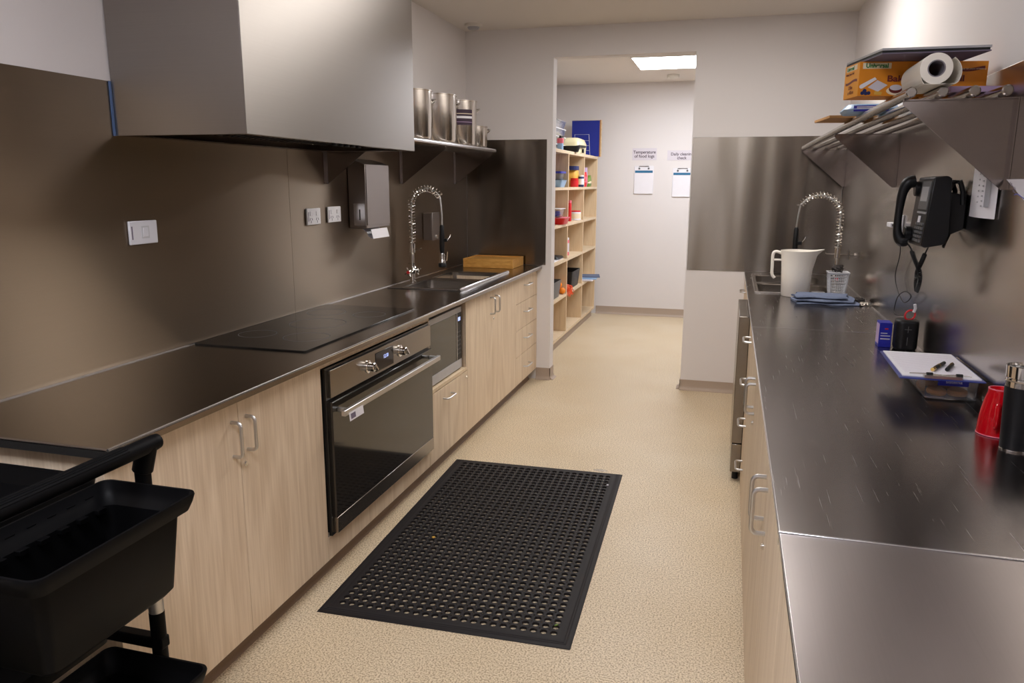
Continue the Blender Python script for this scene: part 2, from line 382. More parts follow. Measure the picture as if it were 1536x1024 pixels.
obj('substrate', MB().box(XL+T, XLC-0.004, 1.349, 1.352, ZC-0.026, ZC-0.008), 'dark_gap', t)
obj('seam_bead', MB().box(XL+T, XL+T+0.006, 1.352, YF-T, ZC, ZC+0.004), 'bright_edge', t)

def bow_handle(y, z0, z1, face, out, mat='satin_handle', parent=None, r=0.0055):    # vertical bow handle, out = +-1 along x
    d = 0.032*out; fx = face; c = 0.014
    pts = [(fx, y, z1)] + [(fx+d-c*out+c*out*math.sin(a), y, z1-c+c*math.cos(a)) for a in [0, .4, .8, 1.2, 1.57]] + [(fx+d-c*out+c*out*math.cos(a), y, z0+c-c*math.sin(a)) for a in [0, .4, .8, 1.2, 1.57]] + [(fx, y, z0)]
    return obj('handle', MB().tube(pts, r, 10), mat, parent)
def bar_handle(y0, y1, z, face, out, parent=None, r=0.005):
    d = 0.032*out; fx = face; c = 0.014
    pts = [(fx, y0, z)] + [(fx+d-c*out+c*out*math.sin(a), y0+c-c*math.cos(a), z) for a in [0, .4, .8, 1.2, 1.57]] + [(fx+d-c*out+c*out*math.cos(a), y1-c+c*math.sin(a), z) for a in [0, .4, .8, 1.2, 1.57]] + [(fx, y1, z)]
    return obj('handle', MB().tube(pts, r, 10), 'satin_handle', parent)
def lock(y, z, face, out, parent):
    mb = MB().cyl((face, y, z), (face+0.004*out, y, z), 0.009, 16); mb.cyl((face+0.004*out, y, z), (face+0.007*out, y, z), 0.006, 12)
    return obj('lock', mb, 'chrome', parent)
ZD0, ZD1 = 0.085, 0.853
def cab(name, label, y0, y1, side, cat='cabinet', carc=None, group=None):
    x0, x1 = (XL+T+0.002, FL-0.018) if side < 0 else (FR+0.018, XR-T-0.002)
    t = thing(name, label, cat, ((x0+x1)/2, (y0+y1)/2, 0), group)
    z0 = 0.083 if side < 0 else 0.0
    mb = MB()
    for b in (carc or [(y0+0.001, y1-0.001, z0, ZC-0.0245)]): mb.box(x0, x1, *b)
    obj('carcass', mb, 'birch_laminate', t); return t
def panel(nm, t, y0, y1, z0, z1, side, mat='birch_laminate', label=None):
    f = FL if side < 0 else FR; xa, xb = (f-0.018, f) if side < 0 else (f, f+0.018)
    return obj(nm, MB().box(xa+0.0005*0, xb, y0+0.0015, y1-0.0015, z0+0.0015, z1-0.0015), mat, t, bevel=0.0008, label=label)

# two-door cabinet nearest the camera
t = cab('base_cabinet', 'birch two-door base cabinet beside the oven, behind the trolley', 1.37, 2.372, -1)
d = panel('door', t, 1.37, 1.886, ZD0, ZD1, -1); bow_handle(1.852, 0.682, 0.788, FL, 1, parent=d)
d = panel('door', t, 1.886, 2.372, ZD0, ZD1, -1); bow_handle(1.922, 0.682, 0.788, FL, 1, parent=d); lock(1.906, 0.642, FL, 1, d)
# oven housing
t = cab('oven_housing', 'birch cabinet housing built around the black oven', 2.372, 3.392, -1, carc=[(2.373, 2.383, 0.083, ZC-0.0245), (3.381, 3.391, 0.083, ZC-0.0245), (2.383, 3.381, 0.083, 0.165), (2.383, 3.381, 0.83, ZC-0.0245)])
panel('filler_panel', t, 2.372, 3.392, 0.826, ZD1, -1); panel('plinth_panel', t, 2.372, 3.392, ZD0, 0.178, -1)
# microwave cabinet
t = cab('microwave_cabinet', 'birch cabinet with open microwave niche above one deep drawer', 3.392, 3.972, -1, carc=[(3.393, 3.971, 0.083, 0.45), (3.393, 3.405, 0.45, ZC-0.0245), (3.955, 3.971, 0.45, ZC-0.0245), (3.405, 3.955, 0.84, ZC-0.0245)])
obj('niche_edge', MB().box(FL-0.018, FL, 3.3925, 3.406, 0.451, ZD1), 'birch_light', t); obj('niche_edge', MB().box(FL-0.018, FL, 3.950, 3.9715, 0.451, ZD1), 'birch_laminate', t)
obj('niche_shelf', MB().box(FL-0.12, FL, 3.406, 3.950, 0.451, 0.470), 'birch_light', t, bevel=0.001)
d = panel('drawer', t, 3.392, 3.972, ZD0, 0.448, -1); bar_handle(3.585, 3.700, 0.388, FL, 1, d); lock(3.945, 0.415, FL, 1, d)
# sink cabinet
t = cab('sink_cabinet', 'birch two-door cabinet below the twin sink', 3.972, 4.992, -1, carc=[(3.973, 3.985, 0.083, ZC-0.0245), (4.98, 4.991, 0.083, ZC-0.0245), (3.985, 4.98, 0.083, 0.1)])
d = panel('door', t, 3.972, 4.455, ZD0, ZD1, -1); bow_handle(4.405, 0.70, 0.80, FL, 1, parent=d)
d = panel('door', t, 4.455, 4.992, ZD0, ZD1, -1); bow_handle(4.500, 0.70, 0.80, FL, 1, parent=d); lock(4.47, 0.662, FL, 1, d)
# drawer unit
t = cab('drawer_unit', 'birch four-drawer unit next to the doorway', 4.992, 5.588, -1, 'drawers')
for z0, z1, hz in ((0.664, ZD1, 0.778), (0.476, 0.664, 0.590), (0.288, 0.476, 0.400), (ZD0, 0.288, 0.188)):
    d = panel('drawer', t, 4.992, 5.588, z0, z1, -1); bar_handle(5.20, 5.34, hz, FL, 1, d)
    if z1 == ZD1: lock(5.55, 0.83, FL, 1, d)

# oven
t = thing('oven', 'wide black glass and steel built-in oven with two knobs', 'oven', (-1.5, 2.88, 0.18))
obj('body', MB().box(-1.86, FL-0.002, 2.40, 3.365, 0.185, 0.815), 'dark_gap', t)
obj('frame', MB().box(FL-0.002, FL+0.010, 2.384, 3.380, 0.180, 0.824), 'black_glass', t, bevel=0.001)
cp = obj('control_panel', MB().box(FL+0.010, FL+0.020, 2.405, 3.376, 0.712, 0.815), 'appliance_steel', t, bevel=0.001)
obj('display', MB().box(FL+0.020, FL+0.022, 2.775, 2.945, 0.722, 0.800), 'black_glass', cp, bevel=0.001)
text('clock_digits', '12:30', 0.022, 'display_blue', cp, (FL+0.0222, 2.845, 0.765), (0, 1, 0), (0, 0, 1))
for y in (2.705, 3.015):
    k = obj('knob', MB().lathe([(0.026, 0), (0.026, 0.004), (0.018, 0.006), (0.018, 0.030), (0.015, 0.033)], (FL+0.020, y, 0.762), 24, 'x'), 'chrome', t)
    obj('grip', MB().obox((FL+0.056, y, 0.762), (1, 0, 0), (0, 1, 1), (0, -1, 1), 0.006, 0.004, 0.017), 'chrome', k, bevel=0.001)
dr = obj('oven_door', MB().box(FL+0.010, FL+0.026, 2.400, 3.376, 0.250, 0.698), 'oven_glass', t, bevel=0.001)
obj('lower_trim', MB().box(FL+0.010, FL+0.028, 2.400, 3.376, 0.188, 0.250), 'appliance_steel', t, bevel=0.0015)
mb = MB().obox((FL+0.072, 2.872, 0.662), (1, 0, 0), (0, 1, 0), (0, 0, 1), 0.009, 0.478, 0.0115)
for y in (2.44, 3.34): mb.box(FL+0.026, FL+0.066, y-0.009, y+0.009, 0.654, 0.670)
h = obj('door_handle', mb, 'satin_handle', dr, bevel=0.003)
sk = obj('energy_sticker', MB().obox((FL+0.083, 2.475, 0.642), (-0.1, 0, 1), (0, 1, 0), (1, 0, 0.1), 0.016, 0.055, 0.0006), 'paper_white', h)
obj('sticker_print', MB().obox((FL+0.0842, 2.447, 0.642), (-0.1, 0, 1), (0, 1, 0), (1, 0, 0.1), 0.010, 0.018, 0.0003), 'ink_grey', sk)

# microwave
t = thing('microwave', 'black glass microwave in the niche below the worktop', 'microwave', (-1.6, 3.68, 0.470))
obj('housing', MB().box(-1.80, FL-0.035, 3.415, 3.925, 0.474, 0.820), 'grey_plastic', t)
d = obj('microwave_door', MB().box(FL-0.035, FL-0.018, 3.415, 3.845, 0.528, 0.790), 'black_glass', t, bevel=0.002)
obj('control_strip', MB().box(FL-0.035, FL-0.017, 3.850, 3.925, 0.528, 0.790), 'black_plastic', t, bevel=0.001)
obj('door_edge', MB().box(FL-0.035, FL-0.015, 3.845, 3.850, 0.528, 0.790), 'bright_edge', t)
obj('top_trim', MB().box(FL-0.035, FL-0.017, 3.415, 3.925, 0.790, 0.820), 'silver_plastic', t, bevel=0.001)
obj('bottom_trim', MB().box(FL-0.035, FL-0.017, 3.415, 3.925, 0.478, 0.528), 'silver_plastic', t, bevel=0.001)
mb = MB()
for r in range(6):
    for c in range(3): mb.box(FL-0.017, FL-0.0162, 3.862+c*0.019, 3.872+c*0.019, 0.560+r*0.024, 0.568+r*0.024)
obj('keypad_print', mb, 'grey_plastic', t)
obj('display', MB().box(FL-0.017, FL-0.0162, 3.870, 3.905, 0.745, 0.765), 'display_blue', t)
mb = MB()
for y in (3.45, 3.88):
    for x in (-1.75, -1.45): mb.cyl((x, y, 0.4702), (x, y, 0.476), 0.012, 12)
obj('feet', mb, 'black_plastic', t)

# induction cooktop
t = thing('cooktop', 'black glass cooktop set in the left worktop', 'cooktop', (-1.68, 2.9, ZC))
obj('glass', MB().loft([rrect(-1.684, 2.888, 0.236, 0.500, 0.008, ZC+0.0003), rrect(-1.684, 2.888, 0.236, 0.500, 0.008, ZC+0.006)]), 'black_glass', t, bevel=0.001)
for i, (x, y, r) in enumerate(((-1.58, 2.62, 0.09), (-1.80, 2.62, 0.075), (-1.69, 2.90, 0.12), (-1.58, 3.17, 0.075), (-1.80, 3.17, 0.09))):
    obj('cooking_zone', MB().lathe([(r, ZC+0.0060), (r, ZC+0.0063), (r-0.002, ZC+0.0063), (r-0.002, ZC+0.0060)], (x, y, 0), 40, close=True), 'grey_plastic', t)

# twin sink
t = thing('twin_sink', 'stainless twin bowl sink set in the left worktop', 'sink', (-1.67, 4.56, ZC))
def bowl(hx0, hx1, hy0, hy1, depth, mat, par, name='bowl'):
    cx, cy, hx, hy = (hx0+hx1)/2, (hy0+hy1)/2, (hx1-hx0)/2, (hy1-hy0)/2
    rings = [rrect(cx, cy, hx+0.004, hy+0.004, 0.03, ZC+0.0022), rrect(cx, cy, hx-0.006, hy-0.006, 0.045, ZC-0.004), rrect(cx, cy, hx-0.009, hy-0.009, 0.045, ZC-depth+0.03), rrect(cx, cy, hx-0.035, hy-0.035, 0.04, ZC-depth),
             rrect(cx, cy, hx-0.034, hy-0.034, 0.04, ZC-depth-0.003), rrect(cx, cy, hx-0.0065, hy-0.0065, 0.045, ZC-depth+0.03), rrect(cx, cy, hx-0.003, hy-0.003, 0.045, ZC-0.02)]
    o = obj(name, MB().loft(rings, False, False), mat, par, angle=50)
    fl = MB().loft([rrect(cx, cy, hx-0.034, hy-0.034, 0.04, ZC-depth), rrect(cx, cy, hx-0.034, hy-0.034, 0.04, ZC-depth-0.003)])
    obj('bowl_floor', fl, mat, o); obj('drain', MB().lathe([(0.045, 0), (0.045, 0.003), (0.030, 0.004), (0.028, 0.001), (0.001, 0.001)], (cx, cy, ZC-depth), 24), 'chrome', o)
for hh in LH: bowl(*hh, 0.2, 'sink_steel', t)
def frame_ring(x0, x1, y0, y1, holes, z, h):
    mb = MB(); y = y0
    for hx0, hx1, hy0, hy1 in holes:
        mb.box(x0, x1, y, hy0, z, z+h); mb.box(x0, hx0, hy0, hy1, z, z+h); mb.box(hx1, x1, hy0, hy1, z, z+h); y = hy1
    mb.box(x0, x1, y, y1, z, z+h); return mb
obj('flange', frame_ring(-1.905, -1.452, 4.068, 5.05, LH, ZC+0.0002, 0.002), 'sink_steel', t)
obj('raised_edge', MB().tube([(-1.456, 4.062, ZC+0.004), (-1.456, 4.068, ZC+0.009), (-1.456, 5.04, ZC+0.009), (-1.456, 5.05, ZC+0.004)], 0.008, 12).tube([(-1.905, 4.07, ZC+0.003), (-1.458, 4.07, ZC+0.003)], 0.004, 8), 'bright_edge', t)

# ------------------------------------------------------------------ pre-rinse spring taps
def spring_tap(label, x, y, sgn, top=1.425, hx=0.205, arm=None):
    t = thing('spring_tap', label, 'tap', (x, y, ZC))
    mb = MB().lathe([(0.024, 0), (0.024, 0.006), (0.016, 0.012), (0.013, 0.05), (0.018, 0.055), (0.020, 0.075), (0.013, 0.085), (0.010, 0.10), (0.010, 0.175), (0.017, 0.18), (0.017, 0.235), (0.010, 0.24)], (x, y, ZC+0.002), 20)
    mb.cyl((x, y-0.045, ZC+0.068), (x, y+0.045, ZC+0.068), 0.009, 12)
    obj('body', mb, 'chrome', t)
    for s, m in ((-1, 'red_plastic'), (1, 'dark_blue')):
        hk = obj('valve_handle', MB().lathe([(0.014, 0), (0.017, 0.006), (0.017, 0.02), (0.012, 0.026)] if s > 0 else [(0.012, -0.026), (0.017, -0.02), (0.017, -0.006), (0.014, 0)], (x, y+s*0.045, ZC+0.068), 14, 'y'), 'chrome', t)
        mb = MB()
        for k in range(4):
            a = k*PI/2+0.4; mb.cyl((x, y+s*0.058, ZC+0.068), (x+0.030*math.cos(a), y+s*0.060, ZC+0.068+0.030*math.sin(a)), 0.0045, 8)
        obj('spokes', mb, 'chrome', hk); obj('colour_button', MB().cyl((x, y+s*0.071, ZC+0.068), (x, y+s*0.074, ZC+0.068), 0.010, 14), m, hk)
    # arch of hose
    zb = ZC+0.24; R = hx/2
    arch = [Vector((x, y, zb)), Vector((x, y, zb+(top-R-zb)*0.33)), Vector((x, y, zb+(top-R-zb)*0.66))] + [Vector((x+sgn*(R-R*math.cos(a)), y, top-R+R*math.sin(a))) for a in [PI*i/14 for i in range(0, 13)]]
    arch += [Vector((x+sgn*hx*1.0, y, top-R-0.06)), Vector((x+sgn*hx*1.0, y, 1.215))]
    path = smoothpath(arch, 5)
    obj('hose', MB().tube(path, 0.0055, 10), 'satin_handle', t)
    # coil spring from the body to the start of the descent
    L = [0]
    for a, b in zip(path, path[1:]): L.append(L[-1]+(b-a).length)
    lim = (top-R-zb) + R*PI*0.86; turns = int(lim/0.0175); n = turns*16; pts = []; j = 0
    for i in range(n+1):
        sdist = lim*i/n
        while j < len(L)-2 and L[j+1] < sdist: j += 1
        f = (sdist-L[j])/(L[j+1]-L[j]); p = path[j].lerp(path[j+1], f); tg = (path[j+1]-path[j]).normalized(); u = Vector((0, 1, 0)); v = tg.cross(u).normalized(); a = 2*PI*turns*i/n
        pts.append(p + (u*math.cos(a)+v*math.sin(a))*0.0195)
    obj('spring', MB().tube(pts, 0.0027, 6), 'chrome', t)
    gx = x+sgn*hx
    g = obj('spray_grip', MB().lathe([(0.009, 1.235), (0.013, 1.225), (0.0155, 1.16), (0.0155, 1.09), (0.012, 1.065)], (gx, y, 0), 18), 'black_plastic', t)
    hd = obj('spray_head', MB().lathe([(0.012, 1.066), (0.015, 1.055), (0.013, 1.03), (0.018, 1.02), (0.019, 1.006)], (gx, y, 0), 18), 'chrome', t)
    obj('rubber_bumper', MB().lathe([(0.020, 1.008), (0.024, 1.0), (0.024, 0.984), (0.018, 0.980)], (gx, y, 0), 18), 'black_plastic', hd)
    obj('trigger', MB().tube([(gx+0.012, y, 1.05), (gx+0.030, y, 1.045), (gx+0.034, y, 1.075), (gx+0.028, y, 1.02)], 0.003, 8), 'chrome', hd)
    obj('clip', MB().box(gx+0.012, gx+0.034, y-0.008, y+0.008, 1.135, 1.155), 'black_plastic', g, bevel=0.002)
    obj('hook', MB().tube([(gx+0.034, y, 1.145), (gx+0.050, y, 1.165), (gx+0.056, y, 1.18)], 0.003, 8), 'chrome', g)
    # support arm back to the wall
    za = ZC+0.205
    if arm == 'wall': obj('wall_arm', MB().cyl((x, y, za-0.005), (XR-T, y, za-0.005), 0.005, 10).lathe([(0.016, XR-T-0.006), (0.016, XR-T)], (0, y, za-0.005), 16, 'x').cyl((0.668, y, za-0.03), (0.668, y, za+0.022), 0.007, 10), 'chrome', t)
    obj('park_bracket', MB().tube([(x, y, za), (x+sgn*0.035, y-0.01, za), (x+sgn*0.06, y-0.015, za), (x+sgn*0.066, y-0.015, za+0.008)], 0.0035, 8), 'chrome', t); obj('cross_pin', MB().cyl((x-0.03, y, ZC+0.115), (x+0.02, y, ZC+0.115), 0.004, 8), 'chrome', t)
    return t
spring_tap('chrome pre-rinse spring tap with black spray grip at the twin sink', -1.868, 4.36, 1, top=1.45, hx=0.195)
spring_tap('chrome pre-rinse spring tap behind the white jug', 0.607, 4.80, -1, top=1.42, hx=0.235, arm='wall')

# bamboo board block
t = thing('chopping_board', 'thick bamboo board block at far end of left worktop', 'board', (-1.67, 5.40, ZC))
b0 = MB().box(-1.858, -1.482, 5.262, 5.56, ZC+0.0004, ZC+0.058)
obj('board', b0, 'bamboo', t, bevel=0.003)
obj('rim', MB().box(-1.858, -1.482, 5.262, 5.275, ZC+0.058, ZC+0.066).box(-1.858, -1.482, 5.547, 5.56, ZC+0.058, ZC+0.066).box(-1.858, -1.845, 5.275, 5.547, ZC+0.058, ZC+0.066).box(-1.495, -1.482, 5.275, 5.547, ZC+0.058, ZC+0.066), 'bamboo', t, bevel=0.001)

# ------------------------------------------------------------------ power outlets and switch on the left splashback
def plate(name, label, y0, y1, z0, z1, cat, kind, wall=-1, group=None):
    xs = XL+T if wall < 0 else XR-T; o = 1 if wall < 0 else -1
    t = thing(name, label, cat, (xs, (y0+y1)/2, (z0+z1)/2), group)
    xa, xb = sorted((xs, xs+o*0.009)); obj('face_plate', MB().box(xa, xb, y0, y1, z0, z1), 'white_plastic', t, bevel=0.003)
    f = xs+o*0.009; yc, zc, wd = (y0+y1)/2, (z0+z1)/2, y1-y0
    def bx(a, b, c, d, h=0.0015): q = sorted((f, f+o*h)); return MB().box(q[0], q[1], a, b, c, d)
    if kind == 'outlet':
        for s in (-1, 1):
            y = yc+s*wd*0.23
            obj('rocker', bx(y-0.011, y+0.011, zc+0.004, zc+0.024, 0.003), 'white_plastic', t, bevel=0.001)
            mb = MB(); q = sorted((f, f+o*0.0012))
            mb.obox((f+o*0.0004, y-0.009, zc-0.012), (1, 0, 0), (0, 0.5, 1), (0, 1, -0.5), 0.0004, 0.006, 0.0015)
            mb.obox((f+o*0.0004, y+0.009, zc-0.012), (1, 0, 0), (0, -0.5, 1), (0, 1, 0.5), 0.0004, 0.006, 0.0015)
            mb.obox((f+o*0.0004, y, zc-0.024), (1, 0, 0), (0, 0, 1), (0, 1, 0), 0.0004, 0.006, 0.0013)
            obj('socket', mb, 'ink_grey', t)
    else:
        obj('rocker', bx(yc-0.006, yc+0.018, zc-0.014, zc+0.016, 0.003), 'white_plastic', t, bevel=0.001)
        obj('rocker_surround', bx(yc-0.012, yc+0.024, zc-0.020, zc+0.022, 0.0012), 'basket_grey', t)
    obj('side_print', bx(y0+0.008, y0+0.013, zc-0.022, zc+0.022, 0.0004), 'ink_grey', t)
    return t
plate('wall_switch', 'wide white isolator switch plate behind the cooktop', 2.128, 2.258, 1.273, 1.352, 'switch', 'switch')
plate('power_outlet', 'white double outlet on the left splashback, further from the towel dispenser', 3.258, 3.382, 1.283, 1.361, 'outlet', 'outlet', group='outlets on the left splashback')
plate('power_outlet', 'white double outlet on the left splashback, next to the towel dispenser', 3.457, 3.587, 1.286, 1.364, 'outlet', 'outlet', group='outlets on the left splashback')

# paper towel dispenser
t = thing('towel_dispenser', 'steel paper towel dispenser with white towel hanging out', 'dispenser', (XL+T, 3.83, 1.245))
xa, xf = XL+T, -1.835
obj('case', MB().prism([(xa, 3.69, 1.245), (xf, 3.69, 1.245), (xf, 3.69, 1.575), (xf-0.035, 3.69, 1.59), (xa, 3.69, 1.605)], (0, 0.285, 0)), 'dispenser_steel', t, bevel=0.004)
obj('front_cover', MB().box(xf, xf+0.004, 3.695, 3.970, 1.262, 1.575), 'dispenser_steel', t, bevel=0.001)
obj('lock_plate', MB().box(-1.905, -1.842, 3.686, 3.690, 1.262, 1.375), 'bright_edge', t)
obj('level_slot', MB().box(-1.874, -1.868, 3.6845, 3.686, 1.29, 1.345), 'dark_gap', t)
prof = [(-1.895, 1.250), (-1.875, 1.235), (-1.86, 1.225), (-1.852, 1.205), (-1.84, 1.197), (-1.822, 1.192)]
poly = [(x, 3.735, z) for x, z in prof] + [(x, 3.735, z-0.0015) for x, z in prof[::-1]]
tw = obj('paper_towel', MB().prism(poly, (0, 0.20, 0)), 'paper_white', t, smooth=False)
obj('towel_front_leaf', MB().prism([(-1.836, 3.735, 1.240), (-1.8345, 3.735, 1.240), (-1.822, 3.735, 1.192), (-1.8235, 3.735, 1.192)], (0, 0.20, 0)), 'paper_white', t, smooth=False)
# soap dispenser
t = thing('soap_dispenser', 'small steel soap dispenser on the splashback behind the spring tap', 'dispenser', (XL+T, 4.77, 1.11))
obj('case', MB().box(XL+T, -1.875, 4.705, 4.83, 1.115, 1.29), 'dispenser_steel', t, bevel=0.004)
obj('front_cover', MB().box(-1.875, -1.869, 4.702, 4.833, 1.112, 1.294), 'dispenser_steel', t, bevel=0.003)
obj('push_button', MB().cyl((-1.869, 4.767, 1.135), (-1.862, 4.767, 1.135), 0.014, 16), 'chrome', t)

# ================================================================== RANGEHOOD
t = thing('rangehood', 'large boxy stainless steel rangehood over the cooktop', 'rangehood', (-1.69, 2.77, 1.627))
hx, h0, h1, hz = -1.446, 2.116, 3.429, 1.627
xa = XL+T+0.001; ztop = CE-0.002
obj('front_panel', MB().box(hx-0.003, hx, h0, h1, hz, ztop), 'hood_steel', t, bevel=0.001)
obj('side_panel', MB().box(xa, hx-0.003, h0, h0+0.003, hz, ztop), 'hood_steel', t, bevel=0.0008)
obj('side_panel', MB().box(xa, hx-0.003, h1-0.003, h1, hz, ztop), 'hood_steel', t, bevel=0.0008)
obj('gutter', MB().box(hx-0.04, hx-0.003, h0+0.003, h1-0.003, hz+0.001, hz+0.004).box(xa, xa+0.04, h0+0.003, h1-0.003, hz+0.001, hz+0.004).box(xa+0.04, hx-0.04, h0+0.003, h0+0.04, hz+0.001, hz+0.004).box(xa+0.04, hx-0.04, h1-0.04, h1-0.003, hz+0.001, hz+0.004), 'appliance_steel', t)
obj('canopy_liner', MB().box(xa+0.04, hx-0.04, h0+0.04, h1-0.04, hz+0.10, hz+0.104), 'appliance_steel', t)
for i in range(3):
    y0 = h0+0.09+i*0.385; f = MB().obox((-1.69, y0+0.18, hz+0.062), (1, 0, 0.16), (0, 1, 0), (-0.16, 0, 1), 0.19, 0.18, 0.008)
    f = obj('baffle_filter', f, 'appliance_steel', t)
    mb = MB()
    for k in range(9): mb.obox((-1.69+0.0013, y0+0.03+k*0.0375, hz+0.0525), (1, 0, 0.16), (0, 1, 0), (-0.16, 0, 1), 0.17, 0.006, 0.002)
    obj('baffle_slots', mb, 'dark_gap', f)
mb = MB()
for k in range(5): mb.lathe([(0.010, 0), (0.010, 0.008), (0.007, 0.010)], (hx-0.022, 2.70+k*0.05, hz-0.009), 12)
obj('control_buttons', mb, 'black_plastic', t)

# ================================================================== RAIL SHELVES
def bracket(t, wx, out, y, zt, zb, depth, mat='bracket_steel'):
    # pressed steel triangular bracket: web plus wall flange and top flange
    a = (wx, y, zt); b = (wx+out*depth, y, zt); b2 = (wx+out*depth, y, zt-0.012); c = (wx+out*0.012, y, zb); c2 = (wx, y, zb)
    mb = MB().prism([a, b, b2, c, c2], (0, 0.003, 0))
    xs = sorted((wx, wx+out*0.003)); mb.box(xs[0], xs[1], y-0.02, y+0.003, zb+0.002, zt)
    xs = sorted((wx, wx+out*depth)); mb.box(xs[0], xs[1], y-0.012, y+0.003, zt-0.003, zt)
    br = obj('bracket', mb, mat, t)
    return br
def rail_shelf(label, wx, out, y0, y1, zt, zb, depth, ys, n, r, x_in, front=False):
    t = thing('rail_shelf', label, 'shelf', (wx, (y0+y1)/2, zt))
    for y in ys: bracket(t, wx, out, y, zt-2*r, zb, depth)
    for i in range(n):
        x = wx+out*(x_in + (depth-x_in-0.008)*i/(n-1)); rr = r
        obj('rail', MB().lathe([(rr*0.8, y0), (rr, y0+0.002), (rr, y1-0.002), (rr*0.8, y1)], (x, 0, zt-rr), 14, 'y'), 'brushed_steel' if i < n-1 or not front else 'bright_edge', t)
    return t
rail_shelf('steel rail shelf beyond the rangehood holding stockpots', XL+T, 1, 3.436, 5.375, 1.722, 1.475, 0.292, (3.462, 4.37, 5.31), 7, 0.0135, 0.02, True)
rail_shelf('steel rail shelf on the right wall above the phone', XR-T, -1, 2.31, 5.57, 1.733, 1.468, 0.272, (2.365, 3.85, 5.535), 4, 0.0140, 0.040)

# ------------------------------------------------------------------ stockpots
def pot(label, xc, yc, r, h, zt=1.7225, group='stockpots on the rail shelf', lab=False):
    t = thing('stockpot', label, 'pot', (xc, yc, zt), group)
    obj('pot_body', MB().lathe([(r-0.018, 0), (r-0.006, 0.004), (r, 0.016), (r, h-0.004), (r+0.004, h-0.002), (r+0.004, h+0.002), (r-0.002, h+0.002), (r-0.003, h-0.01), (r-0.003, 0.02), (r-0.018, 0.006), (0.001, 0.006)], (xc, yc, zt), 56), 'pot_steel', t)
    ca, sa = math.cos(math.radians(58)), math.sin(math.radians(58))
    for s in (-1, 1):
        w = r*0.36; z = zt+h*0.82
        H_ = lambda a, b, zz: (xc+s*b*ca-a*sa, yc+s*b*sa+a*ca, zz)
        pts = smoothpath([H_(-w, r-0.006, z-0.014), H_(-w*0.95, r+0.022, z+0.004), H_(-w*0.5, r+0.042, z+0.014), H_(w*0.5, r+0.042, z+0.014), H_(w*0.95, r+0.022, z+0.004), H_(w, r-0.006, z-0.014)], 4)
        obj('handle', MB().tube(pts, 0.0055, 8), 'chrome', t)
    if lab:
        mb = MB(); a0, a1, n = -1.35, -0.42, 10
        L = lambda z0, z1, rr, mb: mb.prism([(xc+rr*math.cos(a0+(a1-a0)*i/n), yc+rr*math.sin(a0+(a1-a0)*i/n), z0) for i in range(n+1)] + [(xc+(rr-0.0006)*math.cos(a1-(a1-a0)*i/n), yc+(rr-0.0006)*math.sin(a1-(a1-a0)*i/n), z0) for i in range(n+1)], (0, 0, z1-z0))
        lb = obj('pot_label', L(zt+h*0.46, zt+h*0.80, r+0.0010, MB()), 'ink_dark', t)
        obj('label_stripe', L(zt+h*0.605, zt+h*0.655, r+0.0018, MB()), 'paper_white', lb); obj('label_stripe', L(zt+h*0.70, zt+h*0.715, r+0.0018, MB()), 'cream_print', lb); obj('label_stripe', L(zt+h*0.52, zt+h*0.53, r+0.0018, MB()), 'lavender_card', lb)
    return t
pot('large steel stockpot nearest the rangehood', -1.79, 4.140, 0.142, 0.262)
pot('wide steel stockpot, second along from the rangehood', -1.79, 4.545, 0.142, 0.280)
pot('tall steel stockpot with a dark printed label', -1.785, 5.000, 0.118, 0.288, lab=True)
pot('smallest low steel pot at far end of the rail shelf', -1.775, 5.270, 0.097, 0.145)

# ================================================================== RIGHT BENCH
RH = [(0.175, 0.575, 4.53, 4.94), (0.175, 0.575, 5.00, 5.40)]
t = thing('benchtop', 'scratched stainless steel worktop along the right wall', 'worktop', (0.41, 3.45, ZC-0.024))
obj('top_sheet', slab(XRC, XR-T, 1.336, YF-T, RH), 'bench_steel_right', t)
obj('front_edge', MB().cyl((XRC, 1.336, ZC-0.004), (XRC, YF-T, ZC-0.004), 0.0042, 10), 'bright_edge', t)
obj('weld_seam', MB().box(XRC, XR-T, 3.392, 3.397, ZC-0.0005, ZC+0.0006), 'bright_edge', t)
obj('wall_bead', MB().box(XR-T-0.004, XR-T, 1.336, YF-T, ZC, ZC+0.003), 'bright_edge', t)
t = thing('benchtop', 'separate near section of stainless worktop in the bottom right corner', 'worktop', (0.41, 0.5, ZC-0.024))
obj('top_sheet', slab(XRC, XR-T, -1.2, 1.330, []), 'bench_steel_near', t)
obj('front_edge', MB().cyl((XRC, -1.2, ZC-0.004), (XRC, 1.330, ZC-0.004), 0.0042, 10), 'bright_edge', t)
obj('joint_strip', MB().box(XRC-0.003, XR-T, 1.3295, 1.3355, ZC-0.0235, ZC+0.0022), 'bright_edge', t, bevel=0.001)

ZR1 = 0.853
def rpanel(nm, t, y0, y1, z0, z1): return obj(nm, MB().box(FR, FR+0.018, y0+0.0015, y1-0.0015, z0+0.0015, z1-0.0015), 'birch_laminate', t, bevel=0.0008)
def rhandle(y, d): return bow_handle(y, 0.682, 0.790, FR, -1, parent=d)
for lab, y0, ym, y1, lk in (('birch two-door cabinet nearest the camera under the right worktop', 0.30, 0.80, 1.295, None), ('birch two-door cabinet with the nearer pair of bow handles, right side', 1.295, 1.795, 2.285, 1.76), ('birch two-door cabinet with the further pair of bow handles, right side', 2.285, 2.785, 3.275, 2.745)):
    t = cab('base_cabinet', lab, y0, y1, 1)
    d = rpanel('door', t, y0, ym, 0.03, ZR1); rhandle(ym-0.04, d)
    if lk: lock(ym-0.028, 0.645, FR, -1, d)
    d = rpanel('door', t, ym, y1, 0.03, ZR1); rhandle(ym+0.045, d)
t = cab('drawer_unit', 'birch four-drawer unit under the right worktop before the dishwasher', 3.275, 3.845, 1, 'drawers')
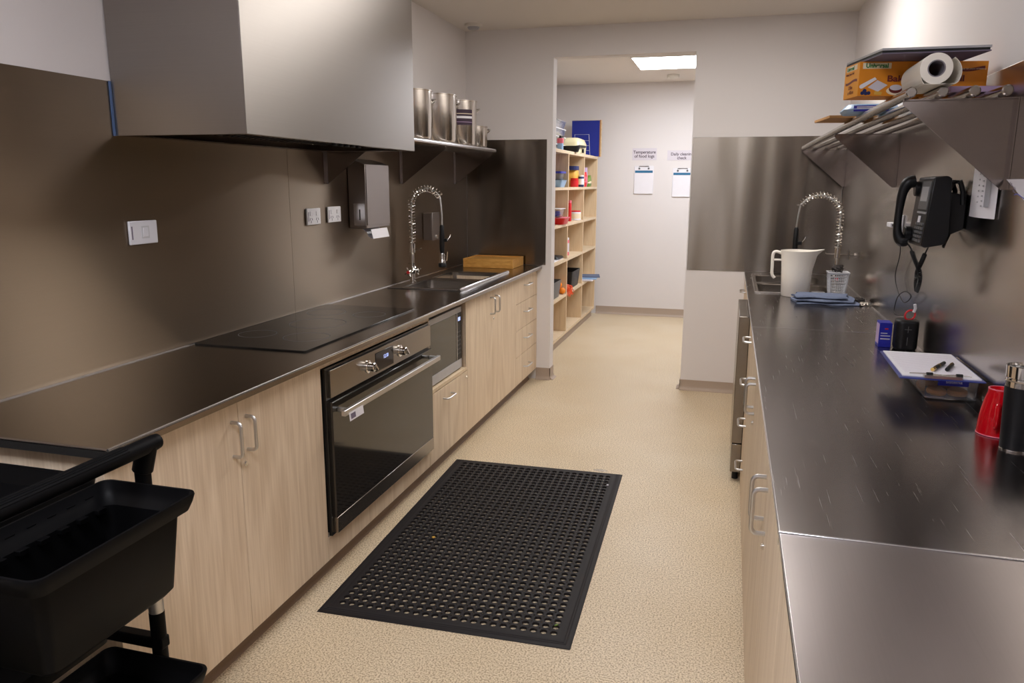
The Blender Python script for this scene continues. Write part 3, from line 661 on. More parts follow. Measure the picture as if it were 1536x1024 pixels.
for z0, z1, hz_ in ((0.664, ZR1, 0.79), (0.476, 0.664, 0.593), (0.268, 0.476, 0.400), (0.03, 0.268, 0.19)):
    d = rpanel('drawer', t, 3.275, 3.845, z0, z1); bar_handle(3.50, 3.62, hz_, FR, -1, d)
t = thing('dishwasher', 'stainless undercounter dishwasher standing proud of the right cabinets', 'dishwasher', (0.37, 4.15, 0))
obj('body', MB().box(0.119, 0.69, 3.849, 4.447, 0.045, ZC-0.026), 'appliance_steel', t)
obj('door', MB().box(0.067, 0.119, 3.849, 4.447, 0.20, 0.848), 'appliance_steel', t, bevel=0.003)
obj('lower_panel', MB().box(0.069, 0.119, 3.852, 4.444, 0.045, 0.195), 'appliance_steel', t, bevel=0.003)
mb = MB()
for y in (3.89, 4.40):
    for x in (0.095, 0.66): mb.cyl((x, y, 0.0005), (x, y, 0.046), 0.016, 14)
obj('feet', mb, 'black_plastic', t)
t = cab('sink_cabinet', 'birch cabinet under the right hand sink by the doorway', 4.451, 5.586, 1, carc=[(4.452, 4.47, 0, ZC-0.0245), (5.57, 5.585, 0, ZC-0.0245), (4.47, 5.57, 0, 0.1)])
d = rpanel('door', t, 4.451, 5.02, 0.03, ZR1); bar_handle(4.62, 4.74, 0.80, FR, -1, d)
d = rpanel('door', t, 5.02, 5.586, 0.03, ZR1); bar_handle(5.10, 5.22, 0.80, FR, -1, d)
t = thing('twin_sink', 'stainless sink in the far end of right worktop behind the jug', 'sink', (0.375, 4.96, ZC))
for hh in RH: bowl(*hh, 0.2, 'sink_steel', t)
obj('flange', frame_ring(0.150, 0.62, 4.505, 5.43, RH, ZC+0.0002, 0.002), 'sink_steel', t)
obj('raised_edge', MB().tube([(0.157, 4.512, ZC+0.003), (0.157, 5.42, ZC+0.003)], 0.004, 8).tube([(0.157, 4.512, ZC+0.003), (0.62, 4.512, ZC+0.003)], 0.004, 8), 'bright_edge', t)

# ------------------------------------------------------------------ things on the right bench
# measuring jug
jx, jy = 0.362, 4.44
t = thing('jug', 'tall translucent white plastic measuring jug beside the sink', 'jug', (jx, jy, ZC))
H = 0.248
def jring(z, r, sp=0.0, inn=0.0):
    out = []
    for k in range(36):
        a = 2*PI*k/36; rr = r-inn; q = max(0, math.cos(a))**10
        out.append((jx+(rr+sp*q)*math.cos(a), jy+(rr)*math.sin(a)*(1-0.35*q*(sp > 0)), ZC+z+0.010*q*(1 if sp > 0 else 0)))
    return out
rings = [jring(0.0004, 0.070), jring(0.004, 0.0735), jring(H*0.5, 0.079), jring(H*0.78, 0.083, 0.004), jring(H*0.90, 0.086, 0.022), jring(H, 0.090, 0.045), jring(H, 0.088, 0.043, 0.001), jring(H*0.90, 0.083, 0.020, 0.001), jring(H*0.5, 0.076), jring(0.008, 0.070)]
obj('jug_body', MB().loft(rings), 'jug_plastic', t, angle=60)
hp = [(jx-0.083, jy, ZC+0.232), (jx-0.112, jy, ZC+0.240), (jx-0.128, jy, ZC+0.225), (jx-0.128, jy, ZC+0.16), (jx-0.126, jy, ZC+0.115), (jx-0.112, jy, ZC+0.095)]
obj('jug_handle', MB().tube(smoothpath(hp, 5), 0.0085, 10).tube([(jx-0.126, jy, ZC+0.195), (jx-0.078, jy, ZC+0.195)], 0.006, 8), 'jug_plastic', t)
# cutlery basket
bx_, by_ = 0.570, 4.42
t = thing('cutlery_basket', 'small grey slotted plastic basket between the jug and right wall', 'basket', (bx_, by_, ZC))
def bring(z, s, e=0): return rrect(bx_, by_, 0.036*s+e, 0.036*s+e, 0.008, ZC+z, 2)
obj('base', MB().loft([bring(0.0004, 1), bring(0.006, 1)]), 'basket_grey', t)
obj('rim', MB().loft([bring(0.132, 1.36, 0.004), bring(0.142, 1.38, 0.006), bring(0.142, 1.30), bring(0.130, 1.30)], False, False), 'basket_grey', t, bevel=0.001)
mb = MB()
for side in range(4):
    for k in range(9):
        f = -1+2*k/8; 
        def P(z, s, f=f, side=side):
            h = 0.036*s; u, v = (f*h*0.93, -h) if side == 0 else (h, f*h*0.93) if side == 1 else (f*h*0.93, h) if side == 2 else (-h, f*h*0.93)
            return (bx_+u, by_+v, ZC+z)
        w = 0.0075 if k in (0, 8) else 0.0016
        mb.tube([P(0.003, 1.0), P(0.135, 1.33)], w if k not in (0, 8) else 0.004, 6)
    for z in (0.02, 0.037, 0.054, 0.071, 0.088, 0.105, 0.120):
        s = 1+0.33*z/0.135; h = 0.036*s
        a, b = [((-h, -h), (h, -h)), ((h, -h), (h, h)), ((h, h), (-h, h)), ((-h, h), (-h, -h))][side]
        mb.tube([(bx_+a[0], by_+a[1], ZC+z), (bx_+b[0], by_+b[1], ZC+z)], 0.0022, 6)
obj('lattice', mb, 'basket_grey', t)
mb = MB()
def scourer(label, x, y, z, r, hgt, mat, seed, n=16):
    rnd = random.Random(seed); mb = MB()
    for q in range(n):
        a0, tilt, rr = rnd.uniform(0, PI*2), rnd.uniform(-0.9, 0.9), r*rnd.uniform(0.6, 1)
        c = Vector((x+rnd.uniform(-.2, .2)*r, y+rnd.uniform(-.2, .2)*r, z+hgt/2+rnd.uniform(-.3, .3)*hgt*0.4)); u = Vector((math.cos(a0), math.sin(a0), 0)); v = Vector((-math.sin(a0)*math.cos(tilt), math.cos(a0)*math.cos(tilt), math.sin(tilt)))*1
        rz = min(rr, hgt/2/max(0.2, abs(math.sin(tilt)))*0.6)
        mb.tube([c+u*(rr*math.cos(2*PI*k/14))+v*(min(rr, rz)*math.sin(2*PI*k/14)) for k in range(14)], 0.0022, 5, closed=True)
    return single('scourer', mb, mat, label, 'scourer')
scourer('dark wiry scourer sticking out of the grey basket', bx_-0.005, by_, ZC+0.134, 0.030, 0.05, 'scrub_dark', 3)
# folded cloth with layers
def cloth_layer(mb, x0, x1, y0, y1, z, th, seed, amp):
    nx, ny = 30, 8; rnd = random.Random(seed); ph = [rnd.uniform(0, 6) for _ in range(4)]
    top = [[None]*(ny+1) for _ in range(nx+1)]; bot = [[None]*(ny+1) for _ in range(nx+1)]
    for i in range(nx+1):
        for j in range(ny+1):
            u, v = i/nx, j/ny; e = 1-(2*v-1)**6
            dx = 0.010*math.sin(v*5+ph[0]); dy = 0.010*math.sin(u*9+ph[1])
            zz = z+amp*(0.5+0.5*math.sin(u*11+ph[2]+v*2))*(0.4+0.6*v)
            p = (x0+(x1-x0)*u+dx, y0+(y1-y0)*v+dy)
            top[i][j] = mb.bm.verts.new((p[0], p[1], zz+th*(0.35+0.65*e))); bot[i][j] = mb.bm.verts.new((p[0], p[1], zz))
    for i in range(nx):
        for j in range(ny):
            mb.bm.faces.new((top[i][j], top[i+1][j], top[i+1][j+1], top[i][j+1])); mb.bm.faces.new((bot[i][j], bot[i][j+1], bot[i+1][j+1], bot[i+1][j]))
    for i in range(nx):
        mb.bm.faces.new((top[i][0], bot[i][0], bot[i+1][0], top[i+1][0])); mb.bm.faces.new((top[i+1][ny], bot[i+1][ny], bot[i][ny], top[i][ny]))
    for j in range(ny):
        mb.bm.faces.new((top[0][j+1], bot[0][j+1], bot[0][j], top[0][j])); mb.bm.faces.new((top[nx][j], bot[nx][j], bot[nx][j+1], top[nx][j+1]))
mb = MB(); cloth_layer(mb, 0.340, 0.640, 4.13, 4.34, ZC+0.001, 0.010, 1, 0.003); cloth_layer(mb, 0.343, 0.625, 4.135, 4.33, ZC+0.015, 0.012, 2, 0.004); cloth_layer(mb, 0.350, 0.600, 4.15, 4.32, ZC+0.031, 0.010, 5, 0.003)
single('cleaning_cloth', mb, 'blue_cloth', 'folded grey-blue cleaning cloth in front of the jug and basket', 'cloth', angle=80)
scourer('dark scouring pad at the right end of the grey-blue cloth', 0.662, 4.26, ZC+0.001, 0.030, 0.030, 'scrub_dark', 9, 20)
scourer('bright steel wool scourer beside the grey-blue cloth', 0.672, 4.15, ZC+0.001, 0.024, 0.020, 'chrome', 12, 22)
t = thing('sponge', 'white sponge with colourful print behind the jug at the sink', 'sponge', (0.485, 4.475, ZC))
obj('foam', MB().box(0.450, 0.520, 4.462, 4.500, ZC+0.003, ZC+0.022), 'white_plastic', t, bevel=0.004)
for i, m in enumerate(('teal_print', 'pink_plastic', 'royal_blue')): obj('printed_patch', MB().box(0.462+i*0.018, 0.474+i*0.018, 4.4610, 4.4620, ZC+0.006, ZC+0.016), m, t)

# portable speaker
t = thing('portable_speaker', 'black portable speaker with red cord loop by the right wall', 'speaker', (0.652, 3.09, ZC))
def sring(z, s): return rrect(0.650, 3.085, 0.040*s, 0.036*s, 0.026*s, ZC+z, 6)
obj('speaker_body', MB().loft([sring(0.0005, 0.88), sring(0.005, 0.96), sring(0.014, 1), sring(0.100, 1), sring(0.108, 0.96), sring(0.112, 0.85)]), 'black_plastic', t, angle=50)
obj('plus_mark', MB().box(0.638, 0.662, 3.0478, 3.0490, ZC+0.078, ZC+0.080).box(0.649, 0.651, 3.0478, 3.0490, ZC+0.067, ZC+0.091), 'grey_plastic', t)
obj('minus_mark', MB().box(0.649, 0.651, 3.0478, 3.0490, ZC+0.020, ZC+0.050), 'grey_plastic', t)
obj('cord_loop', MB().tube(arc((0.658, 3.085, ZC+0.128), 0.020, 0, 2*PI, 16, (0.9, 0.3, 0), (0.1, 0.1, 0.9))[:-1], 0.0034, 8, closed=True), 'red_cord', t)
obj('white_tag', MB().tube([(0.668, 3.08, ZC+0.140), (0.672, 3.078, ZC+0.155), (0.668, 3.075, ZC+0.170)], 0.0055, 8), 'white_plastic', t)
# blue carton
t = thing('carton', 'small dark blue carton left of the black speaker', 'box', (0.585, 3.12, ZC))
obj('box', MB().box(0.562, 0.605, 3.095, 3.16, ZC+0.0005, ZC+0.093), 'royal_blue', t, bevel=0.001)
obj('side_label', MB().box(0.5612, 0.562, 3.100, 3.155, ZC+0.012, ZC+0.086), 'lavender_card', t)
obj('front_print', MB().box(0.567, 0.600, 3.0942, 3.095, ZC+0.030, ZC+0.034).box(0.567, 0.600, 3.0942, 3.095, ZC+0.042, ZC+0.045).box(0.567, 0.590, 3.0942, 3.095, ZC+0.052, ZC+0.055), 'paper_lilac', t)
obj('red_mark', MB().box(0.580, 0.592, 3.0940, 3.095, ZC+0.068, ZC+0.073), 'red_plastic', t)

# lidded food container
t = thing('food_container', 'clear clip-lid container of biscuits under the clipboard', 'container', (0.625, 2.49, ZC))
def cring(z, e, hx=0.066, hy=0.148): return rrect(0.630, 2.498, hx+e, hy+e, 0.016, ZC+z, 4)
obj('tub', MB().loft([cring(0.001, -0.006), cring(0.004, 0), cring(0.060, 0.004), cring(0.060, 0.002), cring(0.006, -0.002)]), 'clear_plastic', t, angle=60)
obj('lid', MB().loft([cring(0.058, 0.0055), cring(0.066, 0.0055), cring(0.070, 0.001)]), 'clear_plastic', t, bevel=0.001)
cl = obj('blue_clip', MB().box(0.590, 0.668, 2.3400, 2.3465, ZC+0.045, ZC+0.070), 'royal_blue', t, bevel=0.002)
text('clip_lettering', 'sistema', 0.014, 'paper_white', cl, (0.609, 2.3396, ZC+0.053), (1, 0, 0), (0, 0, 1), 0.0002)
for i, (x, y, z) in enumerate(((0.602, 2.40, 0.007), (0.658, 2.405, 0.007), (0.602, 2.50, 0.007), (0.658, 2.50, 0.007), (0.630, 2.45, 0.031), (0.630, 2.58, 0.007))):
    single('biscuit', MB().lathe([(0.001, 0), (0.024, 0.001), (0.0275, 0.007), (0.025, 0.015), (0.014, 0.021), (0.001, 0.022)], (x, y, ZC+z), 20), 'biscuit', 'round golden biscuit inside the clear container, ' + ('front left', 'front right', 'middle left', 'middle right', 'upper one on top', 'rear one')[i], 'biscuit', 'biscuits in the clear container')
# clipboard on container
t = thing('clipboard', 'blue clipboard with lined paper lying on the food container', 'clipboard', (0.59, 2.44, ZC+0.071))
zc = ZC+0.0712; C0 = [(0.487, 2.640), (0.697, 2.640), (0.693, 2.285), (0.478, 2.285)]
obj('board', MB().prism([(x, y, zc) for x, y in C0], (0, 0, 0.004)), 'clipboard_blue', t, bevel=0.001)
pp = obj('paper_pad', MB().prism([(0.495, 2.634, zc+0.0042), (0.690, 2.634, zc+0.0042), (0.686, 2.300, zc+0.0042), (0.488, 2.300, zc+0.0042)], (0, 0, 0.003)), 'paper_white', t)
mb = MB()
for k in range(18): y = 2.345+k*0.0155; mb.box(0.502, 0.680, y, y+0.0007, zc+0.0072, zc+0.0074)
obj('ruled_lines', mb, 'lavender_card', pp)
cp = obj('clip', MB().prism([(0.540, 2.300, zc+0.0075), (0.540, 2.286, zc+0.005), (0.540, 2.286, zc+0.012), (0.540, 2.305, zc+0.012)], (0.095, 0, 0)), 'satin_handle', t)
obj('clip_wire', MB().tube(smoothpath([(0.510, 2.322, zc+0.009), (0.545, 2.318, zc+0.011), (0.575, 2.308, zc+0.012), (0.600, 2.308, zc+0.012), (0.630, 2.318, zc+0.011), (0.665, 2.316, zc+0.009)], 4), 0.0016, 6), 'chrome', cp)
for x in (0.548, 0.622): obj('clip_roller', MB().cyl((x, 2.300, zc+0.014), (x+0.016, 2.300, zc+0.014), 0.005, 10), 'black_plastic', cp)
t = thing('pen', 'black pen with gold fittings lying on the clipboard paper', 'pen', (0.60, 2.39, zc+0.0075)); zp = zc+0.0074+0.0056
obj('barrel', MB().tube([(0.588, 2.385, zp), (0.592, 2.395, zp), (0.632, 2.470, zp)], [0.005, 0.0055, 0.005], 12), 'black_plastic', t)
obj('nib_section', MB().tube([(0.578, 2.366, zp), (0.588, 2.385, zp)], [0.0055, 0.0052], 12), 'gold', t)
obj('band', MB().tube([(0.606, 2.4215, zp), (0.608, 2.425, zp)], 0.0060, 12), 'gold', t)
t = thing('pen', 'plain black pen lying to the right of the gold-trimmed pen', 'pen', (0.64, 2.40, zc+0.0075))
obj('cap', MB().tube([(0.618, 2.378, zp), (0.650, 2.455, zp), (0.652, 2.460, zp)], [0.0056, 0.0056, 0.003], 12), 'black_plastic', t)
obj('cap_clip', MB().tube([(0.650, 2.452, zp+0.0055), (0.636, 2.420, zp+0.0068)], 0.0012, 6), 'gold', t)

# red mug (upside down) and tumbler
mx, my = 0.656, 2.055
t = thing('mug', 'upturned red mug half hidden by the black tumbler', 'mug', (mx, my, ZC))
obj('mug_body', MB().lathe([(0.039, 0.0005), (0.0415, 0.001), (0.0415, 0.006), (0.0405, 0.03), (0.037, 0.060), (0.030, 0.093), (0.026, 0.107), (0.026, 0.115), (0.022, 0.115), (0.020, 0.108), (0.001, 0.106)], (mx, my, ZC), 36), 'red_ceramic', t, angle=50)
obj('lip_ring', MB().lathe([(0.0418, 0.0006), (0.0424, 0.0022), (0.0418, 0.0036), (0.040, 0.002)], (mx, my, ZC), 36, close=True), 'pink_plastic', t)
obj('foot_ring', MB().lathe([(0.0262, 0.1135), (0.0262, 0.1158), (0.0235, 0.1158), (0.0235, 0.1135)], (mx, my, ZC), 30, close=True), 'pink_plastic', t)
dx, dy = -0.30, -0.95
obj('mug_handle', MB().tube(smoothpath([(mx+dx*0.034, my+dy*0.034, ZC+0.080), (mx+dx*0.056, my+dy*0.056, ZC+0.084), (mx+dx*0.066, my+dy*0.066, ZC+0.060), (mx+dx*0.060, my+dy*0.060, ZC+0.034), (mx+dx*0.038, my+dy*0.038, ZC+0.026)], 5), 0.0055, 10), 'red_ceramic', t)
tx, ty = 0.664, 1.942
t = thing('tumbler', 'tall black travel tumbler with a steel rim band', 'tumbler', (tx, ty, ZC))
obj('tumbler_body', MB().lathe([(0.029, 0.0005), (0.031, 0.002), (0.0315, 0.008), (0.0365, 0.150)], (tx, ty, ZC), 40), 'black_plastic', t)
obj('base_ring', MB().lathe([(0.0318, 0.0005), (0.0318, 0.004)], (tx, ty, ZC), 36), 'chrome', t)
obj('steel_band', MB().lathe([(0.0368, 0.150), (0.0372, 0.163), (0.0350, 0.166), (0.0350, 0.169), (0.0375, 0.172), (0.0380, 0.198), (0.0350, 0.199), (0.0330, 0.185)], (tx, ty, ZC), 40), 'chrome', t)
obj('lid', MB().lathe([(0.0325, 0.186), (0.031, 0.192), (0.010, 0.190), (0.001, 0.190)], (tx, ty, ZC), 30), 'black_plastic', t)

# ------------------------------------------------------------------ right wall fittings
plate('power_outlet', 'white outlet on the right wall half hidden by the phone', 3.585, 3.735, 1.283, 1.355, 'outlet', 'outlet', wall=1)
t = thing('plug_adapter', 'white plug-in charger in the outlet beside the phone', 'charger', (XR-0.03, 3.65, 1.31))
obj('adapter_body', MB().box(0.655, 0.6905, 3.60, 3.69, 1.303, 1.322), 'white_plastic', t, bevel=0.003)
obj('cable_plug', MB().box(0.660, 0.672, 3.570, 3.600, 1.307, 1.318), 'black_plastic', t, bevel=0.002)
cp = [(0.666, 3.575, 1.311), (0.672, 3.53, 1.29), (.676, 3.46, 1.212), (.680, 3.53, 1.110), (.682, 3.46, 1.052), (.680, 3.33, 1.025), (.678, 3.24, 1.04), (.676, 3.19, 1.068), (.672, 3.28, 1.072), (.668, 3.38, 1.035), (.664, 3.40, .975), (0.655, 3.30, 0.975), (0.645, 3.14, ZC+0.118)]
single('charging_cable', MB().tube(smoothpath(cp, 6), 0.0020, 6), 'black_plastic', 'thin black cable looping from the charger down to the speaker', 'cable')
# phone
t = thing('desk_phone', 'black corded office phone mounted on the right wall', 'phone', (0.64, 2.76, 1.30))
prof = [(0.590, 1.503), (0.573, 1.295), (0.584, 1.288), (0.640, 1.300), (0.650, 1.330), (0.640, 1.500), (0.628, 1.508)]
obj('phone_body', MB().prism([(x, 2.645, z) for x, z in prof], (0, 0.20, 0)), 'black_plastic', t, bevel=0.004)
def face(y0, y1, z0, z1, m, nm, off=0.001, bev=0):
    fx = lambda z: 0.573+(z-1.295)*(0.017/0.208)
    return obj(nm, MB().prism([(fx(z0)-off, y0, z0), (fx(z1)-off, y0, z1), (fx(z1)+0.002, y0, z1), (fx(z0)+0.002, y0, z0)], (0, y1-y0, 0)), m, t, bevel=bev)
face(2.66, 2.775, 1.405, 1.492, 'grey_plastic', 'display_surround', 0.002)
face(2.675, 2.760, 1.430, 1.475, 'silver_plastic', 'screen', 0.003)
face(2.72, 2.745, 1.362, 1.384, 'paper_white', 'name_label', 0.0025)
mb = MB()
for r in range(5):
    for c in range(4):
        z, y = 1.304+r*0.013, 2.665+c*0.026; fx = 0.573+(z-1.295)*(0.017/0.208); mb.box(fx-0.004, fx+0.002, y, y+0.016, z, z+0.008)
obj('keypad', mb, 'grey_plastic', t)
mb = MB()
for k in range(6): z, y = 1.392+0.0*k, 2.66+k*0.019; fx = 0.581; mb.box(fx-0.004, fx+0.002, y, y+0.011, z, z+0.006)
obj('function_keys', mb, 'silver_plastic', t)
hs = [(0.574, 2.822, 1.492), (0.553, 2.822, 1.486), (0.540, 2.822, 1.455), (0.535, 2.822, 1.400), (0.534, 2.822, 1.350), (0.538, 2.822, 1.318), (0.550, 2.822, 1.300), (0.566, 2.822, 1.300)]
rr = [0.020, 0.020, 0.015, 0.0125, 0.0125, 0.015, 0.020, 0.020]
sp = smoothpath(hs, 4); ri = [rr[min(int(i/4), 7)]*(1-(i % 4)/4)+rr[min(int(i/4)+1, 7)]*((i % 4)/4) for i in range(len(sp))]
h = obj('handset', MB().tube(sp, ri, 16), 'black_plastic', t)
for v in h.data.vertices: v.co.y *= 1.0
obj('ear_cup', MB().cyl((0.574, 2.822, 1.468), (0.590, 2.822, 1.468), 0.024, 18), 'black_plastic', h, bevel=0.003); obj('mouth_cup', MB().cyl((0.556, 2.822, 1.322), (0.576, 2.822, 1.322), 0.024, 18), 'black_plastic', h, bevel=0.003)
mb = MB().prism([(0.640, 2.70, 1.315), (0.700, 2.70, 1.345), (0.700, 2.70, 1.45), (0.640, 2.70, 1.46)], (0, 0.10, 0))
obj('wall_stand', mb, 'black_plastic', t, bevel=0.003)
obj('stand_arch', MB().tube([(0.640, 2.79, 1.452), (0.655, 2.79, 1.488), (0.675, 2.79, 1.492), (0.686, 2.79, 1.46), (0.690, 2.79, 1.42)], 0.008, 8).tube([(0.640, 2.70, 1.452), (0.655, 2.70, 1.488), (0.675, 2.70, 1.492), (0.686, 2.70, 1.46), (0.690, 2.70, 1.42)], 0.008, 8).box(0.655, 0.672, 2.70, 2.79, 1.484, 1.495), 'black_plastic', t)
obj('line_cable', MB().tube(smoothpath([(0.660, 2.74, 1.335), (0.655, 2.73, 1.300), (0.662, 2.75, 1.285), (0.674, 2.78, 1.300), (0.690, 2.80, 1.33)], 5), 0.0035, 8), 'black_plastic', t)
def coil(pts, r, rw, turns, name, par, mat='black_plastic'):
    path = smoothpath(pts, 8); L = [0]
    for a, b in zip(path, path[1:]): L.append(L[-1]+(b-a).length)
    n = turns*9; out = []; j = 0
    for i in range(n+1):
        s = L[-1]*i/n*0.9999
        while j < len(L)-2 and L[j+1] < s: j += 1
        p = path[j].lerp(path[j+1], (s-L[j])/(L[j+1]-L[j])); tg = (path[j+1]-path[j]).normalized(); u = tg.cross(Vector((1, 0, 0))).normalized(); v = tg.cross(u); a = 2*PI*turns*i/n
        out.append(p+(u*math.cos(a)+v*math.sin(a))*r)
    return obj(name, MB().tube(out, rw, 5), mat, par)
cd = thing('handset_cord', 'coiled black handset cord hanging below the phone', 'cord', (0.60, 2.78, 1.25))
obj('straight_end', MB().tube(smoothpath([(0.560, 2.83, 1.300), (0.585, 2.845, 1.275), (0.590, 2.84, 1.262)], 4), 0.0025, 6).tube(smoothpath([(0.600, 2.67, 1.292), (0.600, 2.69, 1.275), (0.600, 2.705, 1.264)], 4), 0.0025, 6), 'black_plastic', cd)
coil([(0.590, 2.84, 1.262), (0.594, 2.81, 1.240), (0.598, 2.765, 1.216), (0.602, 2.745, 1.195), (0.604, 2.755, 1.165), (0.606, 2.785, 1.135)], 0.0055, 0.0021, 34, 'coil', cd)
coil([(0.600, 2.705, 1.264), (0.600, 2.735, 1.238), (0.602, 2.775, 1.214), (0.605, 2.805, 1.192), (0.606, 2.81, 1.165), (0.606, 2.785, 1.135)], 0.0055, 0.0021, 34, 'coil', cd)
# papers on the wall
t = thing('note_sheet', 'narrow curled printed sheet hanging on the right wall beside the phone', 'paper', (XR-T-0.01, 2.53, 1.47))
mb = MB(); n = 14
P0 = []
for k in range(n+1):
    y = 2.412+0.238*k/n; P0.append((XR-T-0.004-0.010*math.sin(PI*k/n), y))
for k in range(n):
    a, b = P0[k], P0[k+1]
    mb.prism([(a[0], a[1], 1.388), (a[0]-0.0008, a[1], 1.388), (b[0]-0.0008, b[1], 1.388), (b[0], b[1], 1.388)], (0, 0, 0.19))
sh = obj('sheet', mb, 'paper_white', t)
mb = MB()
for k in range(11): mb.box(XR-T-0.0160, XR-T-0.0150, 2.440+k*0.004, 2.442+k*0.004, 1.42, 1.55)
for k in range(9): mb.box(XR-T-0.0165, XR-T-0.0155, 2.500, 2.512, 1.42+k*0.014, 1.424+k*0.014)
for k in range(7): mb.box(XR-T-0.0165, XR-T-0.0155, 2.540, 2.548, 1.43+k*0.016, 1.434+k*0.016)
obj('print_rows', mb, 'silver_plastic', sh)
t = thing('handwritten_note', 'white handwritten sheet at right edge, below the rail shelf bracket', 'paper', (XR-T-0.006, 2.1, 1.45))
sh = obj('sheet', MB().prism([(XR-T-0.004, 2.352, 1.4955), (XR-T-0.004, 2.10, 1.408), (XR-T-0.004, 1.98, 1.42), (XR-T-0.004, 1.95, 1.4955)], (-0.0012, 0, 0)), 'paper_white', t, smooth=False)
mb = MB(); rnd = random.Random(4)
for k in range(9): y, z = 2.318-k*0.006, 1.486-k*0.0022; mb.obox((XR-T-0.0056, y, z), (1, 0, 0), (0, 1, rnd.uniform(-1, 1)), (0, rnd.uniform(-1, 1)*0.2, 1), 0.0003, 0.0045, 0.0008)
for k in range(6): y, z = 2.29-k*0.005, 1.468-k*0.002; mb.obox((XR-T-0.0056, y, z), (1, 0, 0), (0, 1, rnd.uniform(-1, 1)), (0, 0, 1), 0.0003, 0.004, 0.0008)
obj('pencil_marks', mb, 'ink_grey', sh)
obj('blue_pen_line', MB().tube(smoothpath([(XR-T-0.0056, 2.275, 1.456), (XR-T-0.0056, 2.25, 1.458), (XR-T-0.0056, 2.20, 1.448), (XR-T-0.0056, 2.15, 1.45)], 4), 0.0013, 5), 'royal_blue', sh)

# ------------------------------------------------------------------ things on the right rail shelf (rail tops at z=1.733)
ZR = 1.7335
# baking paper box, turned a little on the shelf
A = Vector((0.335, 2.520, 0)); B = Vector((0.686, 2.595, 0)); u = (B-A).normalized(); v = Vector((-u.y, u.x, 0)); Lb = (B-A).length; zb0, zb1 = ZR-0.024, ZR+0.066
zb1 = ZR+0.0960
zb0 = ZR+0.0005
t = thing('baking_paper_box', 'orange baking paper carton lying across the right rail shelf', 'box', (A.x, A.y, zb0))
c = A + u*(Lb/2) + v*0.058 + Vector((0, 0, (zb0+zb1)/2))
obj('carton', MB().obox(c, u, v, (0, 0, 1), Lb/2, 0.058, (zb1-zb0)/2), 'orange_card', t, bevel=0.0008)
hz2 = zb1-zb0
def on_front(a, z, d=0.0006): return A + u*a - v*d + Vector((0, 0, zb0+z))
def on_end(a, z, d=0.0006): return A + v*a - u*d + Vector((0, 0, zb0+z))     # a from front corner backwards
obj('end_flap', MB().obox(on_end(0.058, hz2/2, 0.0005), u, v, (0, 0, 1), 0.0004, 0.0575, hz2/2-0.0005), 'orange_card_end', t)
text('brand_lettering', 'Universal', 0.017, 'green_print', t, on_front(0.016, hz2-0.017, 0.0015), u, (0, 0, 1), 0.0002, bold=0.0006)
obj('brand_plate', MB().obox(on_front(0.048, hz2-0.012), u, v, (0, 0, 1), 0.040, 0.0004, 0.008), 'cream_print', t)
text('title_lettering', 'Baking Paper Roll', 0.0235, 'maroon_print', t, on_front(0.078, hz2*0.42, 0.0026), u, (0, 0, 1), 0.0002, bold=0.0006, width=0.215)
text('brand_lettering', 'Universal', 0.015, 'green_print', t, on_end(0.098, hz2-0.016, 0.0016), -v, (0, 0, 1), 0.0002, bold=0.0005)
obj('brand_plate', MB().obox(on_end(0.061, hz2-0.011, 0.0010), u, v, (0, 0, 1), 0.0003, 0.042, 0.007), 'cream_print', t)
text('small_lettering', 'Baking Paper Roll', 0.009, 'maroon_print', t, on_end(0.104, hz2-0.029, 0.0014), -v, (0, 0, 1), 0.0002)
text('size_lettering', '120m\nx 40cm', 0.015, 'maroon_print', t, on_end(0.080, hz2*0.26, 0.0014), -v, (0, 0, 1), 0.0002)
def ribbon(f, a0, a1, z, amp, th, ph, nm='ribbon_banner'):
    mb = MB(); n = 14
    for k in range(n):
        p = [f(a0+(a1-a0)*q/n, z+amp*math.sin(ph+5.2*q/n)+dz, 0.0012) for q, dz in ((k, -th), (k+1, -th), (k+1, th), (k, th))]
        mb.quad(*p)
    return obj(nm, mb, 'maroon_print', t)
ribbon(on_front, Lb*0.70, Lb*0.975, hz2*0.78, 0.004, 0.0042, 2.2); ribbon(on_end, 0.012, 0.104, hz2*0.47, 0.003, 0.0035, 0.4)
text('ribbon_lettering', 'over the 50 years of baking', 0.0055, 'cream_print', t, on_front(Lb*0.745, hz2*0.755, 0.0018), u, (0, 0, 1), 0.0001, width=0.085)
# printed pictures: roll of paper, cake on plate, berries, butter
mb = MB().quad(on_front(0.026, 0.024, .001), on_front(0.056, 0.012, .001), on_front(0.082, 0.030, .001), on_front(0.052, 0.044, .001)); pr = obj('printed_paper_sheet', mb, 'paper_lilac', t)
mb = MB().prism([on_front(0.008+0.006*math.cos(q), 0.026+0.006*math.sin(q), 0.0013) for q in [k*PI/4+2 for k in range(5)]] + [on_front(0.050, 0.046, 0.0013), on_front(0.044, 0.052, 0.0013)], -v*0.0003); obj('printed_roll', mb, 'paper_white', t)
def disc(a, z, ra, rz, m, nm, d=0.0014): obj(nm, MB().prism([on_front(a+ra*math.cos(q), z+rz*math.sin(q), d) for q in [k*PI/10 for k in range(20)]], -v*0.0002), m, t)
disc(0.105, 0.014, 0.026, 0.012, 'cream_print', 'printed_plate'); disc(0.105, 0.019, 0.019, 0.012, 'maroon_print', 'printed_cake', 0.0018); disc(0.105, 0.023, 0.017, 0.008, 'paper_lilac', 'printed_icing', 0.0022)
for a, z in ((0.012, 0.008), (0.022, 0.007), (0.018, 0.015), (0.030, 0.008)): disc(a, z, 0.0055, 0.005, 'dark_blue', 'printed_berry')
obj('printed_butter', MB().quad(on_front(0.045, 0.004, .0014), on_front(0.066, 0.002, .0014), on_front(0.068, 0.011, .0014), on_front(0.047, 0.014, .0014)), 'amber', t)
